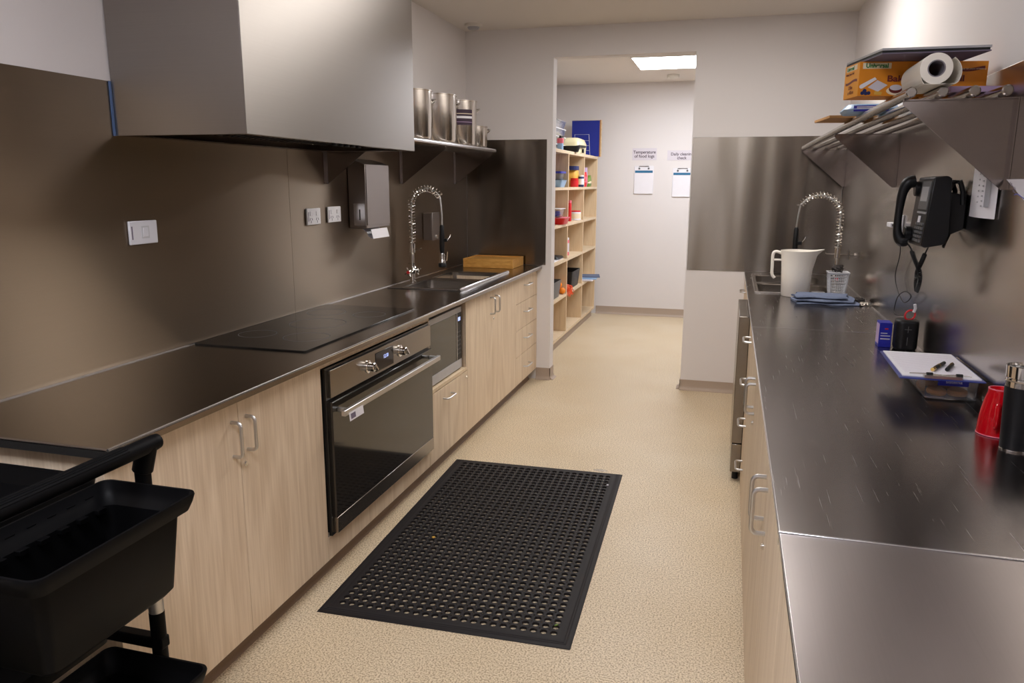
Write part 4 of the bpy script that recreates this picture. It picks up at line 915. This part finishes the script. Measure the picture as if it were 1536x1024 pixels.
# paper roll lying on the rails
ry = 2.275; rc = (0.484, ry, ZR+0.0390)
t = thing('baking_paper_roll', 'white roll of baking paper with loose end on the rail shelf', 'roll', (0.484, 2.39, ZR))
ang = [k*2*PI/48 for k in range(49)]
obj('wound_paper', MB().lathe([(0.021, 0), (0.035, 0), (0.0385, 0.001), (0.0385, 0.235), (0.021, 0.235)], rc, 48, 'y', close=True), 'roll_paper', t)
obj('core', MB().lathe([(0.0185, -0.0006), (0.0212, -0.0006), (0.0212, 0.234), (0.0185, 0.234)], rc, 40, 'y', close=True), 'core_grey', t)
# loose wrap: a bigger arc that sags beneath and to the right of the roll
pts = []
for k in range(25):
    a = math.radians(200 + 200*k/24); r = 0.0400 + 0.012*math.sin(PI*k/24)
    pts.append((rc[0]+0.006+r*1.12*math.cos(a), rc[2]-0.006*math.sin(PI*k/24)+r*math.sin(a)))
poly = [(x, ry-0.001, z) for x, z in pts] + [(x*1+0.0*0, ry-0.001, z+0.0012) for x, z in pts[::-1]]
lo = MB()
for (x0, z0), (x1, z1) in zip(pts, pts[1:]):
    z0, z1 = max(z0, ZR+0.0004), max(z1, ZR+0.0004)
    if abs(x1-x0)+abs(z1-z0) < 1e-6: continue
    n_ = Vector((-(z1-z0), 0, x1-x0)).normalized()*0.0010
    lo.prism([(x0, ry-0.001, z0), (x1, ry-0.001, z1), (x1+n_.x, ry-0.001, z1+n_.z), (x0+n_.x, ry-0.001, z0+n_.z)], (0, 0.236, 0))
obj('loose_end', lo, 'roll_paper', t, angle=70)
# flat lavender packet in front of the right half of the carton
t = single('lavender_packet', MB().obox(A + u*(Lb*0.82) - v*0.050 + Vector((0, 0, ZR+0.0085)), u, v, (0, 0, 1), 0.075, 0.042, 0.0080), 'lavender_card', 'flat lavender packet in front of the orange carton by the wall', 'packet', bevel=0.001)
# board lying on the carton
t = thing('document_tray', 'flat grey and dark document folder lying on the orange carton', 'folder', (0.47, 2.53, zb1))
zt_ = zb1+0.0006
P4 = [(0.372, 2.400), (0.640, 2.410), (0.600, 2.690), (0.315, 2.660)]
obj('lower_cover', MB().prism([(x, y, zt_) for x, y in P4], (0, 0, 0.003)), 'ink_grey', t)
obj('pages', MB().prism([(x*0.99+0.004, y+0.004, zt_+0.0032) for x, y in P4], (0, 0, 0.006)), 'dark_gap', t)
obj('upper_cover', MB().prism([(x, y, zt_+0.0094) for x, y in P4], (0, 0, 0.006)), 'silver_plastic', t)
# soft packet and flattened carton further along the shelf
t = thing('wipes_packet', 'pale blue soft packet with dark blue label on the rail shelf', 'packet', (0.44, 3.02, ZR))
mb = MB().loft([rrect(0.465, 3.16, 0.085, 0.075, 0.02, ZR+0.0005), rrect(0.465, 3.16, 0.095, 0.088, 0.03, ZR+0.012), rrect(0.465, 3.16, 0.080, 0.070, 0.03, ZR+0.030)]); obj('pouch', mb, 'pack_blue', t, angle=70)
obj('label', MB().box(0.400, 0.515, 3.074, 3.077, ZR+0.004, ZR+0.024), 'royal_blue', t)
obj('label_print', MB().box(0.410, 0.465, 3.0725, 3.074, ZR+0.012, ZR+0.015).box(0.410, 0.495, 3.0725, 3.074, ZR+0.017, ZR+0.020), 'paper_white', t)
single('cardboard_sheet', MB().obox((0.480, 3.46, ZR+0.006), (1, 0.12, 0), (-0.12, 1, 0), (0, 0, 1), 0.150, 0.13, 0.005), 'brown_card', 'brown flattened cardboard sticking out past the rail shelf front', 'cardboard', bevel=0.001)
t = thing('glove_box', 'white printed carton seen through the rails of the right shelf', 'box', (0.57, 2.80, ZR))
obj('carton', MB().box(0.575, 0.695, 2.74, 2.90, ZR+0.0005, ZR+0.045), 'paper_lilac', t, bevel=0.001)
obj('blue_print', MB().box(0.585, 0.670, 2.76, 2.80, ZR+0.0002, ZR+0.0005).box(0.585, 0.640, 2.82, 2.87, ZR+0.0002, ZR+0.0005), 'royal_blue', t)
t = thing('cling_wrap_box', 'long white and navy carton behind the packet on the rail shelf', 'box', (0.61, 3.1, ZR))
obj('carton', MB().box(0.585, 0.690, 2.93, 3.28, ZR+0.0005, ZR+0.050), 'white_plastic', t, bevel=0.001)
obj('navy_print', MB().box(0.600, 0.675, 2.96, 3.06, ZR+0.0002, ZR+0.0005).box(0.600, 0.675, 3.12, 3.24, ZR+0.0002, ZR+0.0005), 'dark_blue', t)

# ================================================================== RUBBER MAT
cor = [(-1.322, 2.190), (-0.402, 2.176), (-0.452, 3.775), (-1.354, 3.745)]   # slightly skewed on the floor
W, L = 0.905, 1.575
mo = Vector((-1.3245, 2.168, 0)); mu_ = Vector((0.9995, 0.006, 0)).normalized(); mv = Vector((-0.028, 1, 0)).normalized()
mu_ = Vector((mv.y, -mv.x, 0))
def MP(a, b, z): return mo + mu_*a + mv*b + Vector((0, 0, z))
NX, NY = 23, 41; cx = 0.0350; m0x = (W-NX*cx)/2; cyy = (L-2*m0x)/NY; zt = 0.0095
mb = MB(); bm = mb.bm
def cell(i, j):
    ox, oy = m0x+(i+0.5)*cx, m0x+(j+0.5)*cyy; hx_, hy_ = cx/2, cyy/2; q = 0.0042
    ed = (i == 0, i == NX-1, j == 0, j == NY-1)
    outer = []
    for sx, sy in ((1, 1), (-1, 1), (-1, -1), (1, -1)):
        onx = (sx > 0 and ed[1]) or (sx < 0 and ed[0]); ony_ = (sy > 0 and ed[3]) or (sy < 0 and ed[2])
        c_ = 0.0001 if (onx or ony_) else q
        pa = (sx*(hx_), sy*(hy_-c_)); pb = (sx*(hx_-c_), sy*hy_)
        outer += [pa, pb] if sx*sy > 0 else [pb, pa]
    o8 = []
    for k in range(8):     # subdivide to 16
        a, b = outer[k], outer[(k+1) % 8]; o8 += [a, ((a[0]+b[0])/2, (a[1]+b[1])/2)]
    inner = []
    R_ = 0.0132
    for (x, y) in o8:
        a = math.atan2(y, x); inner.append((R_*math.cos(a), R_*math.sin(a)))
    O = [bm.verts.new(MP(ox+x, oy+y, zt)) for x, y in o8]; I = [bm.verts.new(MP(ox+x, oy+y, zt)) for x, y in inner]; D = [bm.verts.new(MP(ox+x*0.9, oy+y*0.9, 0.0008)) for x, y in inner]
    for k in range(16):
        k2 = (k+1) % 16; bm.faces.new((O[k], O[k2], I[k2], I[k])); bm.faces.new((I[k], I[k2], D[k2], D[k]))
for i in range(NX):
    for j in range(NY): cell(i, j)
# dark underside web visible in the small corner holes, with the large holes left open
X0, X1, Y0, Y1 = m0x, W-m0x, m0x, L-m0x
for i in range(1, NX):
    for j in range(1, NY):
        x, y = m0x+i*cx, m0x+j*cyy; q = 0.0043
        mb.quad(MP(x-q, y, 0.0035), MP(x, y-q, 0.0035), MP(x+q, y, 0.0035), MP(x, y+q, 0.0035))
# solid bevelled border with fine ribs
ring = [(0, 0.0008), (0.004, 0.003), (0.012, 0.0055), (0.016, 0.0050), (0.020, 0.0068), (0.024, 0.0063), (0.028, 0.0082), (0.032, 0.0077), (0.040, zt), (m0x, zt)]
prev = None
for e, z in ring:
    r_ = [bm.verts.new(MP(x, y, z)) for x, y in ((e, e), (W-e, e), (W-e, L-e), (e, L-e))]
    if prev:
        for k in range(4): bm.faces.new((prev[k], prev[(k+1) % 4], r_[(k+1) % 4], r_[k]))
    prev = r_
single('rubber_mat', mb, 'rubber_mat', 'black rubber anti-fatigue mat full of round holes on the floor', 'mat', angle=30)
def crumb(label, p, pts, m): single('food_scrap', MB().prism([(p[0]+x, p[1]+y, p[2]) for x, y in pts], (0.001, 0.001, 0.003)), m, label, 'scrap')
crumb('tiny yellow food scrap left of centre on the rubber mat', (-1.14, 2.80, zt+0.0005), [(0, 0), (0.008, -0.003), (0.012, 0.006), (0.004, 0.012), (-0.003, 0.006)], 'amber')
crumb('tiny green yellow scrap at the near right corner of the mat', (-0.497, 2.300, zt+0.0005), [(0, 0), (0.007, 0.002), (0.012, 0.008), (0.004, 0.007)], 'green_pack')
crumb('tiny white fleck near the far right corner of the mat', (-0.52, 3.58, zt+0.0005), [(0, 0), (0.011, 0), (0.010, 0.006), (0.001, 0.006)], 'paper_white')
single('wet_patch', MB().lathe([(0.030, 0.0002), (0.028, 0.0008), (0.001, 0.001)], (-0.585, 3.800, 0), 24, sx=1.3, sy=0.6), 'clear_plastic', 'small clear wet patch on the floor behind the mat', 'puddle')

# ================================================================== TROLLEY with hanging bins
t = thing('service_trolley', 'black plastic service trolley at bottom left with end handle', 'trolley', (-1.6, 1.0, 0))
def tray(z, depth=0.035):
    x0, x1, y0, y1 = -1.90, -1.350, 0.64, 1.335; cx_, cy_, hx_, hy_ = (x0+x1)/2, (y0+y1)/2, (x1-x0)/2, (y1-y0)/2
    mb = MB().loft([rrect(cx_, cy_, hx_-0.01, hy_-0.01, 0.03, z-depth-0.02), rrect(cx_, cy_, hx_, hy_, 0.035, z-0.006), rrect(cx_, cy_, hx_, hy_, 0.035, z), rrect(cx_, cy_, hx_-0.014, hy_-0.014, 0.03, z), rrect(cx_, cy_, hx_-0.018, hy_-0.018, 0.03, z-0.012), rrect(cx_, cy_, hx_-0.03, hy_-0.03, 0.03, z-depth)])
    return obj('tray_shelf', mb, 'trolley_black', t, angle=40)
for z in (0.822, 0.47, 0.14): tray(z)
for (x, y) in ((-1.212, 1.308), (-1.212, 0.68), (-1.90, 1.30), (-1.90, 0.68)):
    top = 0.905 if x > -1.5 else 0.83
    p = obj('post', MB().cyl((x, y, 0.10), (x, y, 0.52), 0.017, 16).cyl((x, y, 0.565), (x, y, top), 0.017, 16), 'trolley_black', t)
    obj('chrome_collar', MB().cyl((x, y, 0.515), (x, y, 0.57), 0.0165, 16), 'satin_handle', p)
    cs = obj('caster', MB().cyl((x, y, 0.09), (x, y, 0.115), 0.02, 14).box(x-0.02, x-0.014, y-0.02, y+0.02, 0.04, 0.10).box(x+0.014, x+0.02, y-0.02, y+0.02, 0.04, 0.10), 'grey_plastic', t)
    obj('wheel', MB().cyl((x-0.012, y, 0.0455), (x+0.012, y, 0.0455), 0.045, 24), 'black_plastic', cs, bevel=0.004)
    if x > -1.5:
        for z in (0.80, 0.45, 0.12): obj('corner_arm', MB().box(-1.37, x+0.018, y-0.014, y+0.014, z-0.02, z+0.008), 'trolley_black', p, bevel=0.004)
hb = obj('handle_bar', MB().tube([(-1.193, 0.66, 0.920), (-1.193, 1.325, 0.920)], 0.0185, 20).cyl((-1.212, 1.308, 0.86), (-1.195, 1.31, 0.922), 0.022, 16).cyl((-1.212, 0.68, 0.86), (-1.195, 0.68, 0.922), 0.022, 16).lathe([(0.0185, 1.325), (0.017, 1.338), (0.010, 1.345)], (-1.193, 0, 0.920), 20, 'y'), 'trolley_black', t, bevel=0.002)
mb = MB()
for k in range(7):
    a = math.radians(35+k*18); mb.cyl((-1.193+0.0185*math.cos(a), 0.74, 0.920+0.0185*math.sin(a)), (-1.193+0.0185*math.cos(a), 1.24, 0.920+0.0185*math.sin(a)), 0.0016, 6)
obj('grip_ribs', mb, 'trolley_black', hb)
def bin_(label, x0, x1, y0, y1, z, depth):
    b = thing('trolley_bin', label, 'bin', ((x0+x1)/2, (y0+y1)/2, z-depth), 'black bins hanging on the trolley')
    cx_, cy_, hx_, hy_ = (x0+x1)/2, (y0+y1)/2, (x1-x0)/2, (y1-y0)/2; R = lambda e, zz, r=0.022: rrect(cx_, cy_, hx_-e, hy_-e, r, zz, 5)
    mb = MB().loft([R(0.050, z-depth), R(0.040, z-depth+0.012), R(0.026, z-0.045), R(0.010, z-0.036), R(0.004, z-0.020), R(0, z-0.004), R(0.001, z), R(0.006, z), R(0.010, z-0.018), R(0.016, z-0.030), R(0.031, z-0.043), R(0.044, z-depth+0.014), R(0.056, z-depth+0.006)])
    o = obj('bin_shell', mb, 'trolley_black', b, angle=40)
    for k in range(7):
        y = y0+0.06+k*(y1-y0-0.12)/6; obj('hook_tab', MB().box(x0+0.030, x0+0.044, y-0.011, y+0.011, z-0.052, z-0.042), 'trolley_black', b, bevel=0.001)
        obj('rib', MB().box(x0+0.009, x0+0.0125, y-0.010, y+0.010, z-0.022, z-0.0195), 'trolley_black', b)
    return b
bin_('upper black plastic bin hanging under the trolley handle', -1.292, -1.050, 0.880, 1.285, 0.842, 0.215)
bin_('lower black plastic bin, at bottom edge of the picture', -1.335, -1.058, 0.870, 1.287, 0.425, 0.215)

# ================================================================== PANTRY
FX = -1.45; t = thing('cubby_shelf', 'tall pale plywood cubby shelving unit along the pantry wall', 'shelving', (-1.7, 7.2, 0))
ycol = [5.76, 6.24, 7.02, 7.80, 8.575]; zrow = [0.085, 0.445, 0.775, 1.098, 1.425, 1.745]
for i, y in enumerate(ycol): obj('side_panel' if i in (0, 4) else 'divider', MB().box(XPL+0.005, FX, y-0.012, y+0.012, 0.085 if i not in (0, 4) else 0.085, 1.757), 'pale_ply', t)
for k, z in enumerate(zrow):
    for a, b in zip(ycol, ycol[1:]): obj('shelf_board', MB().box(XPL+0.005, FX+(0.0 if k < 5 else 0.001), a+0.0122, b-0.0122, z, z+0.024), 'birch_light', t)
obj('top_board', MB().box(XPL+0.005, FX+0.002, ycol[0]-0.012, ycol[-1]+0.012, 1.7572, 1.772), 'birch_light', t)
obj('back_panel', MB().box(XPL+0.001, XPL+0.0045, ycol[0], ycol[-1], 0.085, 1.757), 'pale_ply', t)
obj('kickboard', MB().box(XPL+0.06, FX-0.03, ycol[0], ycol[-1], 0.0005, 0.0845), 'skirting_vinyl', t)
SH = [z+0.0245 for z in zrow]; TP = 1.7725
def tub(name, label, x, y, z, hx_, hy_, h, mat, cat='tub', lid=None, lidmat=None, taper=0.8, r=0.02):
    b = thing(name, label, cat, (x, y, z))
    R = lambda s, zz, e=0: rrect(x, y, hx_*s-e, hy_*s-e, r, z+zz, 3)
    obj('tub_shell', MB().loft([R(taper, 0.0005), R(1, h), R(1, h, 0.003), R(taper, 0.004, 0.003)]), mat, b, angle=50)
    if lid: obj('lid', MB().loft([rrect(x, y, hx_+0.004, hy_+0.004, r, z+h+0.0003, 3), rrect(x, y, hx_+0.004, hy_+0.004, r, z+h+lid, 3)]), lidmat or mat, b, bevel=0.001)
    return b
def pack(name, label, cat, x, y, z, w, d, h, mat, stripe=None, puff=0.5):
    b = thing(name, label, cat, (x, y, z)); R = lambda sx, sy, zz: rrect(x, y, w/2*sx, d/2*sy, min(w*sx, d*sy)*0.24, z+zz, 3)
    obj('bag', MB().loft([R(0.85, 0.9, 0.0005), R(1, 1, h*0.15), R(1.02, 1.05*(1+puff*0.1), h*0.5), R(1, 0.7, h*0.85), R(1.0, 0.25, h*0.97), R(1.0, 0.2, h)]), mat, b, angle=60)
    if stripe: obj('printed_band', MB().loft([rrect(x, y, w/2*1.03, d/2*1.07, w*0.24, z+h*stripe[1], 3), rrect(x, y, w/2*1.03, d/2*1.07, w*0.24, z+h*stripe[2], 3)]), stripe[0], b)
    return b
def jar(name, label, cat, x, y, z, r, h, mat, capmat, band=None):
    b = thing(name, label, cat, (x, y, z))
    obj('jar_body', MB().lathe([(r*0.95, 0.0005), (r, 0.004), (r, h*0.82), (r*0.86, h*0.88)], (x, y, z), 22), mat, b)
    obj('cap', MB().lathe([(r*0.93, h*0.88), (r*0.93, h)], (x, y, z), 22), capmat, b)
    if band: obj('band_label', MB().lathe([(r*1.01, h*0.2), (r*1.01, h*0.7)], (x, y, z), 22, close=False), band, b)
    return b
# top of the unit
for k in range(4): tub('storage_tub', ('lowest', 'second', 'third', 'topmost')[k] + ' clear plastic tub in the stack on the cubby shelf', -1.745, 7.27, TP+k*0.0745, 0.14, 0.34, 0.066, 'clear_plastic', 'tub', 0.008, 'white_plastic' if k < 3 else 'clear_plastic', 0.9)
t = thing('frying_pan', 'black frying pan with long handle on top of the cubby shelf', 'pan', (-1.53, 7.34, TP))
obj('pan_body', MB().lathe([(0.075, 0.0005), (0.080, 0.004), (0.098, 0.055), (0.094, 0.055), (0.074, 0.006), (0.001, 0.005)], (-1.50, 7.31, TP), 30), 'black_plastic', t)
obj('pan_handle', MB().tube([(-1.48, 7.38, TP+0.045), (-1.47, 7.60, TP+0.068), (-1.462, 7.86, TP+0.072)], 0.013, 10), 'black_plastic', t)
t = thing('pump_bottle', 'small clear bottle with pink and black pump on cubby shelf top', 'bottle', (-1.50, 6.80, TP))
obj('bottle_body', MB().lathe([(0.026, 0.0005), (0.028, 0.01), (0.028, 0.07), (0.014, 0.085)], (-1.50, 6.87, TP), 20), 'pack_blue', t); obj('pink_label', MB().lathe([(0.0285, 0.060), (0.030, 0.064), (0.030, 0.10), (0.026, 0.104)], (-1.50, 6.87, TP), 20), 'pink_plastic', t); obj('pump_top', MB().lathe([(0.012, 0.104), (0.012, 0.118)], (-1.50, 6.87, TP), 16).box(-1.508, -1.492, 6.86, 6.98, TP+0.114, TP+0.126), 'black_plastic', t)
t = thing('toaster', 'cream enamel toaster with dark lid behind the black pan', 'toaster', (-1.60, 7.95, TP))
obj('shell', MB().loft([rrect(-1.60, 7.86, 0.12, 0.20, 0.05, TP+0.008), rrect(-1.60, 7.86, 0.125, 0.205, 0.05, TP+0.10), rrect(-1.60, 7.86, 0.11, 0.17, 0.05, TP+0.145), rrect(-1.60, 7.86, 0.08, 0.12, 0.04, TP+0.158)]), 'cream_enamel', t, angle=60)
obj('dial', MB().cyl((-1.475, 7.80, TP+0.030), (-1.460, 7.80, TP+0.030), 0.020, 18), 'black_plastic', t)
obj('feet', MB().box(-1.70, -1.50, 7.69, 7.73, TP+0.0003, TP+0.009).box(-1.70, -1.50, 8.00, 8.04, TP+0.0003, TP+0.009), 'black_plastic', t)
t = thing('wire_rack', 'fine wire rack standing behind the cream toaster', 'rack', (-1.5, 8.2, TP)); mb = MB()
mb.tube([(-1.62, 8.16, TP+0.004), (-1.62, 8.12, TP+0.21), (-1.47, 8.12, TP+0.21), (-1.47, 8.20, TP+0.004)], 0.003, 6)
for k in range(3): mb.tube([(-1.62, 8.16-0.01*k, TP+0.05+k*0.05), (-1.47, 8.18-0.015*k, TP+0.05+k*0.05)], 0.002, 5)
obj('wires', mb, 'silver_plastic', t)
t = thing('notice_board', 'blue notice board with pale timber edge on top of the cubby shelf', 'board', (-1.59, 8.66, TP))
obj('backing', MB().box(-1.748, -1.418, 8.610, 8.632, TP+0.0005, 2.165), 'birch_light', t); obj('blue_face', MB().box(-1.748, -1.440, 8.602, 8.610, TP+0.006, 2.160), 'navy_card', t); obj('frame_strip', MB().box(-1.440, -1.428, 8.600, 8.612, TP+0.001, 2.165), 'brown_card', t)
# row 5 (top cubbies)
z = SH[4]
tub('food_tub', 'clear tub with purple lid in the top left cubby', -1.54, 6.86, z+0.066, 0.075, 0.11, 0.055, 'clear_plastic', lid=0.018, lidmat='royal_blue')
tub('food_tub', 'pale turquoise tub under the purple lidded tub', -1.54, 6.87, z, 0.085, 0.12, 0.062, 'pack_blue', lid=0.003, lidmat='teal_print')
pack('chip_bag', 'yellow snack bag with dark green top in the middle top cubby', 'bag', -1.56, 7.66, z, 0.14, 0.16, 0.205, 'amber', ('dark_blue', 0.80, 0.99))
jar('red_tub', 'red tub in front of the yellow snack bag', 'tub', -1.495, 7.52, z, 0.040, 0.085, 'red_plastic', 'red_plastic', 'red_cord')
jar('bottle', 'dark green bottle with white label in the middle top cubby', 'bottle', -1.462, 7.70, z, 0.028, 0.115, 'dark_blue', 'paper_white', 'white_plastic')
pack('tall_bag', 'purple and pink tall bag in the right hand top cubby', 'bag', -1.54, 8.18, z, 0.10, 0.10, 0.20, 'lavender_card', ('pink_plastic', 0.2, 0.6))
pack('tall_bag', 'red bag beside the purple one in right hand top cubby', 'bag', -1.50, 8.06, z, 0.05, 0.09, 0.15, 'red_cord', ('pink_plastic', 0.3, 0.7))
pack('green_bag', 'small green bag in the right hand top cubby', 'bag', -1.52, 8.32, z, 0.09, 0.12, 0.12, 'green_pack', ('cream_print', 0.3, 0.5))
# row 4
z = SH[3]
tub('food_tub', 'clear tub with coloured contents resting on a red tub', -1.53, 6.82, z+0.065, 0.075, 0.11, 0.070, 'clear_plastic', lid=0.006, lidmat='white_plastic')
single('coloured_pegs', MB().lathe([(0.045, 0), (0.055, 0.02), (0.050, 0.045), (0.001, 0.05)], (-1.53, 6.82, z+0.071), 14), 'royal_blue', 'blue and pink contents inside the clear tub above red tub', 'contents')
tub('red_tub', 'shallow red tub in the second row of cubbies', -1.505, 6.85, z, 0.085, 0.12, 0.055, 'red_plastic', lid=0.006, lidmat='pink_plastic')
jar('spread_jar', 'squat white jar with red lid in the middle cubby', 'jar', -1.510, 7.66, z, 0.060, 0.095, 'paper_white', 'red_cord', 'cream_print')
jar('sauce_bottle', 'tall slim red sauce bottle beside the squat jar', 'bottle', -1.52, 7.42, z, 0.022, 0.20, 'red_cord', 'pink_plastic', 'red_plastic')
# row 3
z = SH[2]
t = thing('utensil_pile', 'dark flat utensils lying in the third row left cubby', 'utensils', (-1.53, 6.8, z))
obj('pouch', MB().loft([rrect(-1.55, 6.86, 0.08, 0.13, 0.03, z+0.0125), rrect(-1.55, 6.86, 0.07, 0.11, 0.03, z+0.030), rrect(-1.56, 6.80, 0.03, 0.05, 0.02, z+0.045)]), 'black_plastic', t, angle=60); obj('handle', MB().tube([(-1.57, 6.80, z+0.045), (-1.57, 6.81, z+0.09), (-1.55, 6.88, z+0.10)], 0.006, 8), 'black_plastic', t)
single('paper_sheet', MB().box(-1.66, -1.475, 6.55, 6.97, z+0.0003, z+0.010), 'paper_white', 'white papers under the dark utensils in the cubby', 'paper')
jar('bottle', 'pale pink bottle standing in the third row middle cubby', 'bottle', -1.53, 7.32, z, 0.035, 0.17, 'pink_plastic', 'white_plastic', 'paper_lilac')
t = thing('wicker_stack', 'narrow stack of small brown rings in the right cubby', 'rings', (-1.50, 8.02, z)); mb = MB()
for k in range(5): mb.lathe([(0.022, k*0.020+0.001), (0.030, k*0.020+0.010), (0.022, k*0.020+0.019)], (-1.50, 7.93, z), 16)
obj('rings', mb, 'brown_card', t)
# row 2
z = SH[1]
tub('storage_bin', 'grey open bin in the left cubby of the fourth row', -1.60, 6.64, z, 0.14, 0.20, 0.155, 'grey_plastic', 'bin', taper=0.88)
tub('storage_bin', 'dark open bin in the middle cubby of the fourth row', -1.58, 7.54, z, 0.12, 0.21, 0.165, 'black_plastic', 'bin', taper=0.86)
for k, (x, y, zz) in enumerate(((-1.48, 6.96, 0.032), (-1.54, 6.95, 0.032), (-1.51, 6.95, 0.085), (-1.575, 6.95, 0.075))):
    o = thing('orange', ('front', 'middle', 'top', 'rear')[k] + ' orange in the small pile beside the grey bin', 'fruit', (x, y, z+zz-0.031), 'oranges in the cubby')
    obj('fruit', MB().lathe([(0.001, -0.031), (0.017, -0.026), (0.028, -0.014), (0.031, 0), (0.028, 0.014), (0.017, 0.026), (0.001, 0.030)], (x, y, z+zz), 18), 'orange_fruit', o, angle=80); obj('stem', MB().cyl((x, y, z+zz+0.029), (x, y, z+zz+0.033), 0.003, 8), 'green_pack', o)
t = thing('net_bag', 'red orange net bag draped over the cubby edge', 'net bag', (-1.45, 7.1, z)); rnd = random.Random(5); mb = MB()
for k in range(26):
    y = 7.06+rnd.uniform(0, 0.22); a = [(-1.50+rnd.uniform(-.02, .02), y, z+rnd.uniform(0.004, 0.06)), (-1.455+rnd.uniform(-.01, .01), y+rnd.uniform(-.06, .06), z+rnd.uniform(0.004, 0.05)), (-1.440, y+rnd.uniform(-.08, .08), z-rnd.uniform(0.0, 0.05))]; mb.tube(smoothpath(a, 4), 0.003, 5)
obj('netting', mb, 'orange_net', t)
t = thing('cloth_bundle', 'blue and white folded cloths poking out of the right cubby', 'cloth', (-1.42, 8.2, z))
for k, m in enumerate(('paper_lilac', 'pack_blue', 'blue_cloth')): obj('fold', MB().obox((-1.47+k*0.018, 8.14+k*0.03, z+0.008+k*0.0125), (1, 0.10*k, 0.0), (-0.1*k, 1, 0), (0, 0, 1), 0.10, 0.18-k*0.03, 0.006), m, t, bevel=0.002)

# notices and clipboards on the far pantry wall
def notice(label, x0, x1, z0, z1, s, size):
    t = thing('notice', label, 'notice', ((x0+x1)/2, YP, (z0+z1)/2))
    sh = obj('laminated_sheet', MB().box(x0, x1, YP-0.0022, YP-0.0004, z0, z1), 'paper_lilac', t)
    text('lettering', s, size, 'ink_dark', sh, ((x0+x1)/2, YP-0.0028, z1-size*1.25), (1, 0, 0), (0, 0, 1), 0.0003, 'CENTER', 0.0006)
notice('lilac laminated notice reading Temperature of food logs', -1.095, -0.828, 1.738, 1.868, 'Temperature\nof food logs', 0.046)
notice('lilac laminated notice reading Daily cleaning check, cut off by doorway', -0.712, -0.40, 1.736, 1.842, 'Daily cleaning\ncheck', 0.043)
def wall_clip(label, x0, x1, z0, z1):
    t = thing('wall_clipboard', label, 'clipboard', ((x0+x1)/2, YP, z1))
    obj('board', MB().box(x0-0.006, x1+0.006, YP-0.006, YP-0.0005, z0-0.004, z1+0.004), 'paper_white', t, bevel=0.002)
    p = obj('log_sheet', MB().prism([(x0, YP-0.0065, z1-0.02), (x0, YP-0.0075, (z0+z1)/2), (x0, YP-0.014, z0), (x0, YP-0.013, z0), (x0, YP-0.0062, (z0+z1)/2)], (x1-x0, 0, 0)), 'paper_white', t)
    obj('teal_header', MB().box(x0+0.003, x1-0.003, YP-0.0090, YP-0.0062, z1-0.070, z1-0.045), 'teal_print', p)
    xc = (x0+x1)/2; obj('wire_clip', MB().tube([(xc-0.052, YP-0.012, z1-0.024), (xc-0.052, YP-0.013, z1+0.002), (xc+0.052, YP-0.013, z1+0.002), (xc+0.052, YP-0.012, z1-0.024)], 0.003, 6).box(xc-0.060, xc-0.042, YP-0.014, YP-0.006, z1-0.032, z1-0.016).box(xc+0.042, xc+0.060, YP-0.014, YP-0.006, z1-0.032, z1-0.016), 'grey_plastic', t)
wall_clip('white clipboard with teal header under the Temperature notice', -1.060, -0.860, 1.375, 1.672)
wall_clip('white clipboard with teal header under the Daily cleaning notice', -0.640, -0.440, 1.345, 1.648)

# ================================================================== CEILING FITTINGS
def troffer(label, x0, x1, y0, y1, lamp):
    t = thing('ceiling_light', label, 'light', ((x0+x1)/2, (y0+y1)/2, CE))
    mb = MB().box(x0-0.012, x0, y0-0.012, y1+0.012, CE-0.008, CE-0.0003).box(x1, x1+0.012, y0-0.012, y1+0.012, CE-0.008, CE-0.0003).box(x0, x1, y0-0.012, y0, CE-0.008, CE-0.0003).box(x0, x1, y1, y1+0.012, CE-0.008, CE-0.0003)
    obj('frame', mb, 'light_frame', t); obj('diffuser', MB().box(x0, x1, y0, y1, CE-0.006, CE-0.0006), lamp, t)
troffer('bright flat ceiling light seen through the doorway', -0.915, 0.28, 7.05, 7.77, 'lamp_pantry')
troffer('flat ceiling light over the aisle, above the picture', -0.86, 0.32, 3.60, 4.42, 'lamp_main')
troffer('flat ceiling light behind the camera', -1.30, -0.10, 0.0, 0.6, 'lamp_near')
t = thing('smoke_detector', 'round ceiling detector in the corner above the stockpots', 'detector', (-1.83, 5.40, CE))
obj('base', MB().lathe([(0.062, -0.0003), (0.062, -0.012), (0.055, -0.018)][::-1], (-1.80, 5.36, CE), 30), 'light_frame', t); obj('dome', MB().lathe([(0.034, -0.034), (0.040, -0.026), (0.042, -0.018)], (-1.80, 5.36, CE), 26), 'silver_plastic', t)
t = thing('smoke_detector', 'round ceiling detector in the pantry beyond its light', 'detector', (-0.644, 8.24, CE))
obj('base', MB().lathe([(0.055, -0.030), (0.060, -0.022), (0.062, -0.0003)], (-0.644, 8.24, CE), 30), 'light_frame', t); obj('dome', MB().lathe([(0.030, -0.036), (0.036, -0.030)], (-0.644, 8.24, CE), 24), 'light_frame', t)
